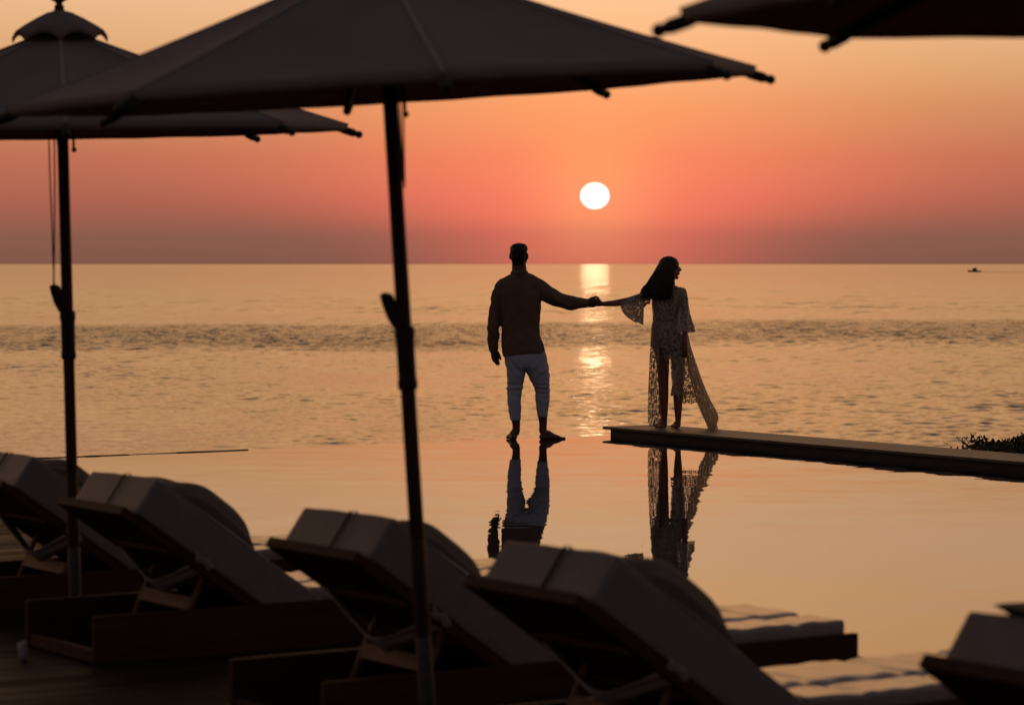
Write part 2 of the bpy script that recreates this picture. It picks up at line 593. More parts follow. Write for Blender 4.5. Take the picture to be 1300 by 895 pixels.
ext = math_node(nt, 'MULTIPLY', ext, fo.outputs[0])
SEA_LAYERS = [(0.7, 1.8, 0.1, (0.10, 0.15), 3.0), (2.6, 6.2, -0.12, (0.24, 0.38), 4.0)]
nt.links.new(slope_normal(nt, SEA_LAYERS, ext), b.inputs['Normal'])
fr = nt.nodes.new('ShaderNodeMapRange'); fr.interpolation_type = 'SMOOTHSTEP'
fr.inputs[1].default_value = 300; fr.inputs[2].default_value = 1800; fr.inputs[4].default_value = 0.04
nt.links.new(sep.outputs[1], fr.inputs[0])
rg = math_node(nt, 'ADD', math_node(nt, 'ADD', math_node(nt, 'MULTIPLY', band, 0.06), 0.13), fr.outputs[0])
nt.links.new(rg, b.inputs['Roughness'])
M['sea'] = m

# ------------------------------------------------------------------ world: evening sky
world = bpy.data.worlds.new('World')
scene.world = world
world.use_nodes = True
nt = world.node_tree
bg = nt.nodes['Background']
tc = nt.nodes.new('ShaderNodeTexCoord')
D = tc.outputs['Generated']
sx = nt.nodes.new('ShaderNodeSeparateXYZ')
nt.links.new(D, sx.inputs[0])
elev = math_node(nt, 'MULTIPLY', math_node(nt, 'ARCSINE', sx.outputs[2]), 180 / PI)     # degrees above the horizon
azim = math_node(nt, 'SUBTRACT', math_node(nt, 'MULTIPLY', math_node(nt, 'ARCTAN2', sx.outputs[0], sx.outputs[1]), 180 / PI), math.degrees(SUN_AZ))
aaz = math_node(nt, 'ABSOLUTE', azim)
sund = (math.sin(SUN_AZ) * math.cos(SUN_EL), math.cos(SUN_AZ) * math.cos(SUN_EL), math.sin(SUN_EL))
dot = nt.nodes.new('ShaderNodeVectorMath'); dot.operation = 'DISTANCE'
nt.links.new(D, dot.inputs[0]); dot.inputs[1].default_value = sund
sang = math_node(nt, 'MULTIPLY', dot.outputs['Value'], 180 / PI)

def lin(c):
    return tuple(((q / 255 + 0.055) / 1.055) ** 2.4 if q > 10 else q / 255 / 12.92 for q in c)

# elevation on a warped axis so that the first degrees get most of the ramp: x = (e / 90) ^ 0.5
ex = math_node(nt, 'POWER', math_node(nt, 'DIVIDE', math_node(nt, 'MAXIMUM', elev, 0.0), 90.0), 0.5)
def ep(e):
    return (max(e, 0) / 90.0) ** 0.5
SKY_NEAR = [(0.0, (204, 106, 88)), (0.6, (224, 110, 92)), (1.0, (250, 122, 96)), (1.4, (255, 126, 98)), (2.2, (255, 139, 97)), (3.2, (254, 160, 104)), (4.2, (254, 182, 128)),
            (5.5, (255, 201, 151)), (9, (302, 219, 140)), (15, (292, 214, 138)), (23, (222, 178, 140)), (34, (130, 117, 114)), (60, (84, 82, 90)), (90, (68, 70, 82))]
SKY_FAR = [(0.0, (126, 87, 73)), (0.55, (138, 92, 76)), (1.15, (168, 98, 80)), (2.1, (190, 111, 85)), (3.2, (207, 142, 98)), (4.0, (220, 166, 116)), (5.5, (238, 188, 142)), (9, (266, 197, 130)),
           (15, (256, 191, 128)), (23, (198, 162, 132)), (34, (122, 111, 110)), (60, (82, 80, 88)), (90, (68, 70, 82))]
SKY_BACK = [(0.0, (84, 70, 70)), (3.0, (100, 83, 82)), (9, (112, 94, 92)), (16, (110, 95, 95)), (30, (99, 89, 92)), (60, (80, 77, 84)), (90, (70, 70, 80))]
near = ramp(nt, ex, [(ep(e), [q * 0.5 for q in lin(c)]) for e, c in SKY_NEAR])
far = ramp(nt, ex, [(ep(e), [q * 0.5 for q in lin(c)]) for e, c in SKY_FAR])
back = ramp(nt, ex, [(ep(e), [q * 0.5 for q in lin(c)]) for e, c in SKY_BACK])
def smooth(x, a, b_):
    n = nt.nodes.new('ShaderNodeMapRange')
    n.interpolation_type = 'SMOOTHSTEP'
    n.inputs[1].default_value = a
    n.inputs[2].default_value = b_
    nt.links.new(x, n.inputs[0])
    return n.outputs[0]
q2 = math_node(nt, 'DIVIDE', aaz, math_node(nt, 'ADD', 3.3, math_node(nt, 'MULTIPLY', smooth(elev, 0.2, 1.9), 2.4)))
falloff = math_node(nt, 'SUBTRACT', 1.0, math_node(nt, 'POWER', 2.718, math_node(nt, 'MULTIPLY', math_node(nt, 'MULTIPLY', q2, q2), -1.0)))
sky = mix_rgb(nt, falloff, near, far)
sky = mix_rgb(nt, smooth(aaz, 14.0, 110.0), sky, back)
sky = mix_rgb(nt, 1.0, sky, (2.0, 2.0, 2.0), 'MULTIPLY')      # the ramps hold half values
# soft glow round the sun
g = math_node(nt, 'POWER', 2.718, math_node(nt, 'MULTIPLY', math_node(nt, 'MULTIPLY', sang, sang), -1 / (2 * 0.85 ** 2)))
gl = mix_rgb(nt, 1.0, (0.05, 0.11, 0.015), g, 'MULTIPLY')
sky = mix_rgb(nt, 1.0, sky, gl, 'ADD')
# the physical sky shows through higher up, where the haze thins out
st = nt.nodes.new('ShaderNodeTexSky')
st.sky_type = 'NISHITA'
st.sun_disc = False
st.sun_elevation = SUN_EL
st.sun_rotation = SUN_AZ
st.dust_density = 3.0
sky = mix_rgb(nt, math_node(nt, 'MULTIPLY', smooth(elev, 15.0, 60.0), 0.4), sky, mix_rgb(nt, 1.0, st.outputs[0], (0.15, 0.15, 0.15), 'MULTIPLY'))
# the sun's own disc, a little flattened by the air
dx = math_node(nt, 'DIVIDE', azim, 0.295)
dz = math_node(nt, 'DIVIDE', math_node(nt, 'SUBTRACT', elev, math.degrees(SUN_EL)), 0.268)
dd = math_node(nt, 'ADD', math_node(nt, 'MULTIPLY', dx, dx), math_node(nt, 'MULTIPLY', dz, dz))
disc = smooth(dd, 1.14, 0.84)
sky = mix_rgb(nt, disc, sky, (1.7, 1.55, 1.25))
nt.links.new(sky, bg.inputs['Color'])
bg.inputs['Strength'].default_value = 1.0

sl = bpy.data.lights.new('sun', 'SUN')
sl.energy = 0.0027
sl.angle = R(0.57)
sl.color = (1.0, 0.62, 0.34)
so = bpy.data.objects.new('sun', sl)
col.objects.link(so)
so.rotation_euler = Vector(sund).to_track_quat('Z', 'Y').to_euler()
so.location = (0, 0, 30)

# ------------------------------------------------------------------ the setting
# sea: one polar sheet out to the horizon, real waves in front of the terrace
rr = [26.0]
while rr[-1] < 40000:
    r_ = rr[-1]
    if r_ < 96:
        st_ = 2.0
    elif r_ < 450:
        st_ = 0.19 + max(0, r_ - 150) * 0.0013
    else:
        st_ = 0.58 * (r_ / 450) ** 1.55 if r_ < 2000 else 5.85 * (r_ / 2000) ** 2
    rr.append(r_ + st_)
rr = np.array(rr)
th = np.concatenate([np.linspace(-PI, -0.24, 30)[:-1], np.linspace(-0.24, 0.24, 860), np.linspace(0.24, PI, 30)[1:]])
RR, TH = np.meshgrid(rr, th, indexing='ij')
X, Y = RR * np.sin(TH), RR * np.cos(TH)
dr = np.gradient(rr)[:, None] * np.ones_like(RR)
Z = np.zeros_like(X)
gw = np.random.default_rng(11)
patch = np.zeros_like(X)
for _ in range(10):
    k = gw.normal(size=2) * np.array([0.05, 0.03])
    patch += np.sin(X * k[0] * PI + Y * k[1] * PI + gw.random() * 6.28)
patch = np.clip(1.0 + 0.25 * patch / 2.2, 0.4, 1.8).astype(np.float32)
yb = Y - 0.25 * X
def sstep(x, a, b_):
    t = np.clip((x - a) / (b_ - a), 0, 1)
    return t * t * (3 - 2 * t)
ruffle = sstep(yb, 205, 240) * sstep(yb, 330, 295)        # the wind-ruffled strip has steeper, shorter waves
inside = sstep(np.abs(TH), 0.235, 0.20)
Xi = X.astype(np.float32); Yi = Y.astype(np.float32)
for i in range(64):
    lam = 0.50 * (2.8 / 0.50) ** (gw.random() ** 1.15)
    dirn = PI / 2 + gw.normal() * (0.62 if lam < 1.5 else 0.42)
    k = 2 * PI / lam
    ph = k * (Xi * math.cos(dirn) + Yi * math.sin(dirn)) + gw.random() * 6.28
    fade = np.clip((lam / np.maximum(dr, RR * 0.00056) - 2.0) / 1.2, 0, 1)
    amp = 0.0092 * lam / (2 * PI)
    Z += fade * amp * (patch + 1.1 * ruffle) * (np.exp(1.2 * np.sin(ph)) - 1.39)
offshore = sstep(Y, 300, 420)
for i in range(30):                                       # longer swell away from the shore
    lam = 1.8 * (9.0 / 1.8) ** (gw.random() ** 1.2)
    dirn = PI / 2 + gw.normal() * 0.45
    k = 2 * PI / lam
    ph = k * (Xi * math.cos(dirn) + Yi * math.sin(dirn)) + gw.random() * 6.28
    fade = np.clip((lam / np.maximum(dr, RR * 0.00056) - 2.0) / 1.2, 0, 1)
    Z += fade * offshore * 0.0120 * lam / (2 * PI) * patch * (np.exp(np.sin(ph)) - 1.27)
Z *= inside
nr, nth = X.shape
vv = np.stack([X, Y, Z], -1).reshape(-1, 3)
ii = (np.arange(nr - 1)[:, None] * nth + np.arange(nth - 1)[None, :]).ravel()
faces = np.stack([ii, ii + nth, ii + nth + 1, ii + 1], -1)
me = bpy.data.meshes.new('sea')
me.vertices.add(len(vv)); me.vertices.foreach_set('co', vv.ravel().astype(np.float32))
me.loops.add(faces.size); me.loops.foreach_set('vertex_index', faces.ravel().astype(np.int32))
me.polygons.add(len(faces)); me.polygons.foreach_set('loop_start', np.arange(0, faces.size, 4, dtype=np.int32))
me.update(calc_edges=True)
me.validate()
me.polygons.foreach_set('use_smooth', [True] * len(me.polygons))
me.materials.append(M['sea'])
# faces must look up
if me.polygons[0].normal.z < 0:
    me.flip_normals()
tag(link('sea', me, None, (0, 0, SEA_Z)), kind='structure')

# terrain: the slope the terrace is built on, falling to the sea
gl_, gw_ = np.linspace(-60, 45, 71), np.concatenate([np.linspace(-70, 16, 40), np.linspace(17, 48, 46)])
GL, GW = np.meshgrid(gl_, gw_, indexing='ij')
edge = np.maximum(GW - 20.5, GL - 17.2)
hz = np.where(edge < 0, -1.75, -1.75 - np.clip(edge, 0, None) * 0.36)
hz = np.where(GL > 15.0, np.maximum(hz, -1.3 - np.clip(GL - 16.8, 0, None) * 0.9 - np.clip(GW - 18.5, 0, None) * 0.6), hz)
pts = GL[..., None] * LX + GW[..., None] * WX
hz = hz + 0.10 * wob(pts.reshape(-1, 3), 0.12, 3).reshape(hz.shape) * (edge > -4)
pts[..., 2] = np.maximum(hz, -9)
mb = MB()
a, bb = GL.shape
mb.add(pts.reshape(-1, 3), [(i * bb + j, (i + 1) * bb + j, (i + 1) * bb + j + 1, i * bb + j + 1) for i in range(a - 1) for j in range(bb - 1)])
tag(mb.build('terrain', M['soil']), kind='structure')

POOL_L0, POOL_L1, POOL_W = 7.10, 15.15, 21.70
# wooden deck, boards along LX
mb = MB()
rot = np.array([LX, WX, [0, 0, 1]]).T
w = -5.0
while w < 24:
    l0 = -7.0
    while l0 < POOL_L0 - 0.12:
        ln = min(random.uniform(2.6, 4.2), POOL_L0 - 0.10 - l0)
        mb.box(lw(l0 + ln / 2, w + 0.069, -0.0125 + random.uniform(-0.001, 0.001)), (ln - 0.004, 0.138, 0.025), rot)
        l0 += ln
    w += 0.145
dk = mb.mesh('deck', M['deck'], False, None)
dko = link('deck', dk)
tag(dko, kind='structure')
mb = MB()
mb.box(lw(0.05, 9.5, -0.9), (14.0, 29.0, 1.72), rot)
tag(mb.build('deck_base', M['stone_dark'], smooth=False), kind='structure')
mb = MB()
mb.box(lw(POOL_L0 - 0.05, 9.5, -0.0125), (0.098, 29.0, 0.03), rot)
tag(mb.build('deck_edge', M['mahogany'], smooth=False, bevel=0.004), kind='structure')

# pool
mb = MB()
n_l, n_w = 2, 2
q = [lw(POOL_L0 + 0.002, -5, WATER_Z), lw(POOL_L1 + 0.05, -5, WATER_Z), lw(POOL_L1 + 0.05, POOL_W, WATER_Z), lw(POOL_L0 + 0.002, POOL_W, WATER_Z)]
q += [lw(POOL_L1 + 0.05, POOL_W + 0.006, WATER_Z - 0.012), lw(POOL_L0 + 0.002, POOL_W + 0.006, WATER_Z - 0.012), lw(POOL_L1 + 0.05, POOL_W + 0.008, -1.9), lw(POOL_L0 + 0.002, POOL_W + 0.008, -1.9)]
mb.add(q, [(0, 1, 2, 3), (3, 2, 4, 5), (5, 4, 6, 7)])
tag(mb.build('pool_water', M['pool'], smooth=False), kind='structure')
mb = MB()
mb.box(lw((POOL_L0 + POOL_L1) / 2, 8.5, -1.5), (8.2, 27.2, 0.2), rot)
tag(mb.build('pool_floor', M['stone_dark'], smooth=False), kind='structure')
mb = MB()
mb.box(lw((POOL_L0 + POOL_L1) / 2 - 0.9, POOL_W - 0.15, -0.992), (10.2, 0.28, 1.80), rot)
w_ = mb.build('infinity_edge_wall', M['stone_dark'], smooth=False, bevel=0.01)
tag(w_, 'low dark weir wall the pool water spills over, under the barefoot man', 'wall')
# dry cap on the left part of the weir
mb = MB()
x0 = 7.4
while x0 < 11.33:
    x1 = min(x0 + random.uniform(0.12, 0.4), 11.36)
    hh = random.uniform(0.012, 0.017)
    mb.box(lw((x0 + x1) / 2, POOL_W - 0.03, -0.0895 + hh / 2), (x1 - x0 - 0.001, 0.05 + random.uniform(0, 0.012), hh), rot)
    x0 = x1
tag(mb.build('weir_cap', M['stone_dark'], smooth=False, bevel=0.006), 'thin dark strip capping the left stretch of the infinity edge', 'edging')

# right coping wall (the woman stands on it)
root = empty('coping_wall', lw(POOL_L1 + 0.3, 8.5))
tag(root, 'long low stone coping wall along the pool, under the woman in lace', 'wall')
mb = MB()
o3 = lw(POOL_L1 + 0.3, 8.5)
x0 = -6.0
while x0 < POOL_W:
    x1 = min(x0 + 2.4, POOL_W + 0.06)
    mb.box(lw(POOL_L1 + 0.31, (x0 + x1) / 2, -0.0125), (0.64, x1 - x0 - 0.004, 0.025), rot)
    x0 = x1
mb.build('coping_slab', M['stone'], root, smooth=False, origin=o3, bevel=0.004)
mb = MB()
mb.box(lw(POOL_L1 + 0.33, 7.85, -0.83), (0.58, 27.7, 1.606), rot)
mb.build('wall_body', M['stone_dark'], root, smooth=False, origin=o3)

# ------------------------------------------------------------------ shrub beyond the coping
def shrub(l0, l1, w0, w1, top):
    c = lw((l0 + l1) / 2, (w0 + w1) / 2, -1.35)
    root = empty('hedge', c)
    tag(root, 'low dark leafy hedge growing beyond the coping at the right edge', 'hedge')
    mb, tw = MB(), MB()
    g = np.random.default_rng(5)
    for i in range(46):
        l, w = g.uniform(l0, l1), g.uniform(w0, w1)
        w = min(w, 17.4 + (l - 15.95)); b0 = lw(l, w, -1.40)
        t0 = lw(l + g.normal() * 0.12, w + g.normal() * 0.12, top - 0.05 + g.normal() * 0.03)
        tw.tube([b0, (b0 + t0) / 2 + g.normal(size=3) * 0.03, t0], [0.012, 0.008, 0.003], 6)
    for i in range(42000):
        l, w = g.uniform(l0 - 0.1, l1 + 0.1), g.uniform(w0 - 0.1, w1 + 0.1)
        if w > 17.62 + (l - 15.95) * 1.0 + 0.12 * g.normal():
            continue
        u = (w - w0) / (w1 - w0)
        tz = top + 0.045 * math.sin(l * 7 + w * 4) + 0.03 * math.sin(w * 11) - 0.16 * max(0, u - 0.72) / 0.28 - 0.04
        z = tz - abs(g.normal()) * 0.22 + 0.02
        p = lw(l, w, z)
        d = g.normal(size=3); d[2] = abs(d[2]) * 0.9 + 0.2; d /= np.linalg.norm(d)
        s = np.cross(d, g.normal(size=3)); s /= np.linalg.norm(s)
        nn = np.cross(d, s)
        L_, W_ = g.uniform(0.026, 0.046), g.uniform(0.007, 0.012)
        mb.add([p, p + d * L_ * 0.35 + s * W_, p + d * L_ * 0.75 + s * W_ * 0.7 + nn * 0.004, p + d * L_, p + d * L_ * 0.75 - s * W_ * 0.7 + nn * 0.004, p + d * L_ * 0.35 - s * W_],
               [(0, 1, 2, 3), (0, 3, 4, 5)])
    mb.build('foliage', M['leaf'], root, origin=c)
    tw.build('stem', M['twig'], root, origin=c)
shrub(15.95, 17.3, 15.2, 18.75, 0.045)

# ------------------------------------------------------------------ boat on the horizon
bpos = at_z(1237, 345.6, SEA_Z)
root = empty('boat', bpos, 0.05)
tag(root, 'tiny dark fishing boat far out near the horizon at right', 'boat')
mb = MB()
ringsb = []
for x, hw, keel, deckz in ((-5.2, 0.5, 0.5, 1.75), (-4.2, 1.2, 0.05, 1.45), (-2, 1.6, -0.3, 1.2), (1, 1.7, -0.35, 1.1), (4, 1.55, -0.3, 1.15), (5.2, 1.35, -0.2, 1.25)):
    ringsb.append([(x, -hw, deckz), (x, -hw * 0.75, keel + 0.35), (x, 0, keel), (x, hw * 0.75, keel + 0.35), (x, hw, deckz), (x, 0, deckz - 0.05)])
mb.rings(ringsb)
mb.build('hull', M['boat_hull'], root, smooth=False)
mb = MB(); mb.rbox((0.3, 0, 2.1), (3.2, 2.0, 1.9), 0.12, (3, 3, 3)); mb.rbox((0.0, 0, 3.12), (2.6, 2.2, 0.16), 0.05, (2, 2, 2))
cab = mb.build('cabin', M['boat_cabin'], root)
for c_, d_ in (((-1.31, 0, 2.45), (0.04, 1.6, 0.6)), ((0.3, -1.01, 2.45), (2.2, 0.04, 0.55)), ((0.3, 1.01, 2.45), (2.2, 0.04, 0.55))):
    mb = MB(); mb.box(c_, d_)
    mb.build('window', M['boat_glass'], cab, smooth=False)
mb = MB(); mb.tube([(1.2, 0, 3.1), (1.2, 0, 5.0)], 0.08, 8); mb.tube([(1.2, -0.6, 4.2), (1.2, 0.6, 4.2)], 0.05, 6)
mb.build('mast', M['boat_hull'], root)
mb = MB()
for i in range(40):
    x = 5.5 + i * 1.55
    hh = 0.16 + 0.12 * random.random()
    mb.rbox((x, 0.3 * math.sin(i * 0.7), 0.0), (1.7, 1.6 + 0.05 * i, hh * 2), 0.12, (2, 2, 2))
wk = mb.build('boat_wake', M['sea'], None, origin=(0, 0, 0), loc=bpos)
wk.rotation_euler = (0, 0, -0.03)
tag(wk, 'thin dark wake trailing behind the distant boat', 'wake', kind='stuff')

# ------------------------------------------------------------------ sun loungers
BD = np.array([0.814, 0, -0.581])      # down the backrest
BN = np.array([0.581, 0, 0.814])       # out of the backrest, up and towards the feet
HW = 0.30                              # half width
BASE = np.array([0.185, 0, 0.565])     # head end, under side of the mattress

def brot():
    return np.array([BD, [0, 1, 0], BN]).T

def make_lounger():
    root = empty('sun_lounger', (0, 0, 0))
    mb = MB()
    for s in (-1, 1):
        mb.box((1.1075, s * (HW + 0.015), 0.0925), (2.215, 0.028, 0.185))
    for (x, hgt) in ((0.02, 0.05), (2.2, 0.165)):
        mb.box((x, 0, hgt / 2 + 0.004), (0.028, HW * 2, hgt))
    for x in (0.75, 1.5):
        mb.box((x, 0, 0.03), (0.06, HW * 2, 0.05))
    mb.build('frame', M['mahogany'], root, smooth=False, bevel=0.004)
    for s in (-1, 1):
        mb = MB()
        mb.box((1.08, s * (HW + 0.0335), 0.012), (2.12, 0.008, 0.02))
        mb.build('skirting', M['mahogany'], root, smooth=False, bevel=0.002)
    mb = MB()
    for i in range(13):
        mb.box((0.99 + i * 0.092, 0, 0.088), (0.07, HW * 2 - 0.006, 0.016))
    mb.build('slat_panel', M['teak'], root, smooth=False, bevel=0.002)
    # mattress: back section and seat section
    def rumple(p):
        q = p.copy()
        top = np.clip((p[:, 2]) / 0.08, 0, 1)
        q[:, 2] += top * 0.004 * wob(p, 3.0, 21)
        q[:, 1] += 0.003 * wob(p, 2.2, 22) * np.sign(p[:, 1])
        return q
    mb = MB()
    mb.rbox(BASE + BD * 0.455 + BN * 0.0825, (0.91, HW * 2, 0.165), 0.016, (26, 18, 5), brot(), rumple)
    bk = mb.build('backrest_mattress', M['cushion'], root)
    for s in (-1, 1):
        for zz in (-0.074, 0.074):
            mb = MB()
            mb.tube([BASE + BD * 0.03 + BN * (0.0825 + zz) + np.array([0, s * (HW - 0.003), 0]), BASE + BD * 0.86 + BN * (0.0825 + zz) + np.array([0, s * (HW - 0.003), 0])], 0.0045, 6)
            mb.build('piping', M['cushion_dark'], bk)
    def rumple2(p):
        q = p.copy()
        top = np.clip(p[:, 2] / 0.055, 0, 1)
        q[:, 2] += top * (0.0010 * wob(p * np.array([1, 0.5, 1]), 3.0, 31) + 0.0019 * wob(p * np.array([1, 0.7, 1]), 9.0, 32))
        y = p[:, 1] + 0.06
        q[:, 2] -= top * 0.017 * np.exp(-(y / 0.03) ** 2)          # the lengthwise tuck
        q[:, 2] -= top * 0.007 * np.exp(-(((p[:, 0] + 0.585) % 0.39 - 0.195) / 0.02) ** 2)
        return q
    mb = MB()
    mb.rbox((1.57, 0, 0.165), (1.225, HW * 2 - 0.006, 0.136), 0.014, (60, 44, 5), None, rumple2)
    mb.build('seat_mattress', M['seat'], root)
    # backrest board with rails
    mb = MB()
    mb.box(BASE + BD * 0.42 - BN * 0.012, (0.86, HW * 2 - 0.05, 0.014), brot())
    for s in (-1, 1):
        mb.box(BASE + BD * 0.42 - BN * 0.019 + np.array([0, s * (HW - 0.022), 0]), (0.88, 0.036, 0.034), brot())
    mb.box(BASE + BD * (-0.026) - BN * 0.019, (0.055, HW * 2 - 0.005, 0.036), brot())
    for t in (0.25, 0.5):
        mb.box(BASE + BD * t - BN * 0.03, (0.05, HW * 2 - 0.085, 0.018), brot())
    bf = mb.build('backrest_frame', M['mahogany'], root, smooth=False, bevel=0.003)
    # prop: two legs and a cross bar
    for y in (-0.22, 0.22):
        pr = MB()
        pr.tube([(0.52, y, 0.31), (0.40, y, 0.06)], [(0.012, 0.016)] * 2, 8)
        pr.build('prop_leg', M['teak'], root)
    pr = MB()
    pr.box((0.462, 0, 0.19), (0.022, 0.42, 0.055), np.array(Euler((0, 0.45, 0)).to_matrix()))
    pr.build('prop_bar', M['teak'], root, smooth=False, bevel=0.003)
    # cloth sling hanging under the backrest
    path = [(0.462, -0.307, 0.376), (0.462, -0.305, 0.356), (0.455, -0.28, 0.338), (0.44, -0.20, 0.307), (0.424, -0.11, 0.272), (0.41, -0.04, 0.248), (0.402, 0.0, 0.244), (0.40, 0.04, 0.254), (0.40, 0.13, 0.298), (0.39, 0.21, 0.348), (0.37, 0.27, 0.405), (0.355, 0.298, 0.445)]
    rings_ = []
    for i, p in enumerate(path):
        p = np.array(p)
        wd = 0.044 - 0.008 * math.sin(PI * i / (len(path) - 1))
        row = []
        for k in range(7):
            u = k / 3 - 1
            row.append(p + BD * wd * u + np.array([0, 0, 0.006 * math.sin(u * 5 + i)]) + BN * 0.004)
        for k in range(6, -1, -1):
            u = k / 3 - 1
            row.append(p + BD * wd * u + np.array([0, 0, 0.006 * math.sin(u * 5 + i)]))
        rings_.append(row)
    mb = MB(); mb.rings(rings_)
    mb.build('sling', M['sling'], root)
    # head pillow with its strap over the end
    def plump(p):
        q = p.copy()
        u = p[:, 0] / 0.21
        v = p[:, 1] / 0.27
        f = np.sqrt(np.clip(1 - np.abs(u) ** 2.6, 0.03, 1)) * np.clip(1 - np.abs(v) ** 6, 0.3, 1) ** 0.5
        q[:, 2] = p[:, 2] * f + 0.004 * wob(p, 3.5, 41) * (p[:, 2] > 0)
        q[:, 2] += -0.07 * (1 - f) * 0.9
        return q
    mb = MB()
    mb.rbox(BASE + BD * 0.31 + BN * (0.165 + 0.030), (0.42, 0.55, 0.14), 0.03, (20, 16, 4), brot(), plump)
    pl = mb.build('pillow', M['cushion_dark'], root)
    mb = MB()
    y0 = -0.03
    pp = []
    for t, n_ in ((0.12, 0.168), (0.06, 0.168), (0.004, 0.1675), (-0.006, 0.160), (-0.006, 0.0), (-0.004, -0.03), (0.06, -0.042)):
        pp.append(BASE + BD * t + BN * n_ + np.array([0, y0, 0]))
    mb.rings([[p + np.array([0, dy, 0]) + off for dy, off in ((-0.007, 0 * BN), (0.007, 0 * BN), (0.007, -BD * 0.003 - BN * 0.002), (-0.007, -BD * 0.003 - BN * 0.002))] for p in pp])
    mb.build('strap', M['strap'], root, smooth=False)
    return root

near_corner = [(-2.27, 11.98), (-1.58, 10.70), (-0.598, 9.01), (0.09, 7.835), (1.205, 6.12)]
LABELS = [
    'sun lounger cut by the left edge of the photo, left of the far umbrella pole',
    'sun lounger with brown wooden side panel in full view, right of the far umbrella pole',
    'sun lounger whose raised backrest is crossed by the near umbrella pole',
    'largest raised sun lounger, right of the near umbrella pole, under the woman\'s reflection',
    'sun lounger corner in the bottom right of the photo with a wedge cushion on it',
]
proto = make_lounger()
tag(proto, None, 'sun lounger', 'sun loungers in a row facing the pool')
for i, (x, y) in enumerate(near_corner):
    o = proto if i == 0 else copy_tree(proto)
    c = np.array([x, y, 0]) + WX * (HW + 0.03)
    o.location = Vector(c.tolist())
    o.rotation_euler = (0, 0, ANG + R([0.0, 0.0, 0.3, -0.3, 0.0][i]))
    o['label'] = LABELS[i]
    for ch in o.children:
        kind = ch.name.split('.')[0]
        if kind == 'pillow':
            ch.location = (random.uniform(-0.012, 0.03), random.uniform(-0.02, 0.02), 0.0)
            ch.rotation_euler = (random.uniform(-0.03, 0.03), 0, random.uniform(-0.03, 0.03))
        elif kind == 'sling':
            ch.location = (random.uniform(-0.02, 0.02), 0, random.uniform(-0.012, 0.004))
        elif kind == 'backrest_mattress':
            ch.location = (0, random.uniform(-0.006, 0.006), 0)

# wedge cushion on the last lounger's headrest
c4 = np.array([near_corner[4][0], near_corner[4][1], 0]) + WX * (HW + 0.03)
def l4(p):
    return c4 + LX * p[0] + WX * p[1] + np.array([0, 0, p[2]])
mb = MB()
prof = [(0.258, 0.712), (0.30, 0.716), (0.50, 0.706), (0.515, 0.69), (0.50, 0.575), (0.292, 0.699)]
wr = []
for k in range(9):
    y = -0.26 + 0.46 * k / 8
    wr.append([l4(np.array([x + 0.004 * math.sin(k * 1.7), y, z + 0.003 * math.sin(k * 2.1 + x * 20)])) for x, z in prof])
mb.rings(wr)
tc4 = l4(np.array([0.40, -0.03, 0.66]))
tw = mb.build('headrest_cushion', M['cushion_dark'], None, smooth=False, origin=tc4, loc=tc4, bevel=0.006)
tag(tw, 'dark wedge headrest cushion lying on the bottom right lounger', 'cushion')

# crumpled white napkin on the deck
np_ = at_z(29, 838, 0.0)
mb = MB()
def crump(p):
    return p * (1 + 0.35 * wob(p, 22, 71)[:, None]) 
mb.rbox((0, 0, 0.042), (0.035, 0.05, 0.075), 0.015, (6, 6, 6), None, lambda p: p + 0.006 * np.stack([wob(p, 18, 71), wob(p, 20, 72), wob(p, 16, 73)], -1))
nk = mb.build('crumpled_napkin', M['paper'], None, loc=np_)
tag(nk, 'small crumpled pale napkin standing on the dark deck', 'napkin')

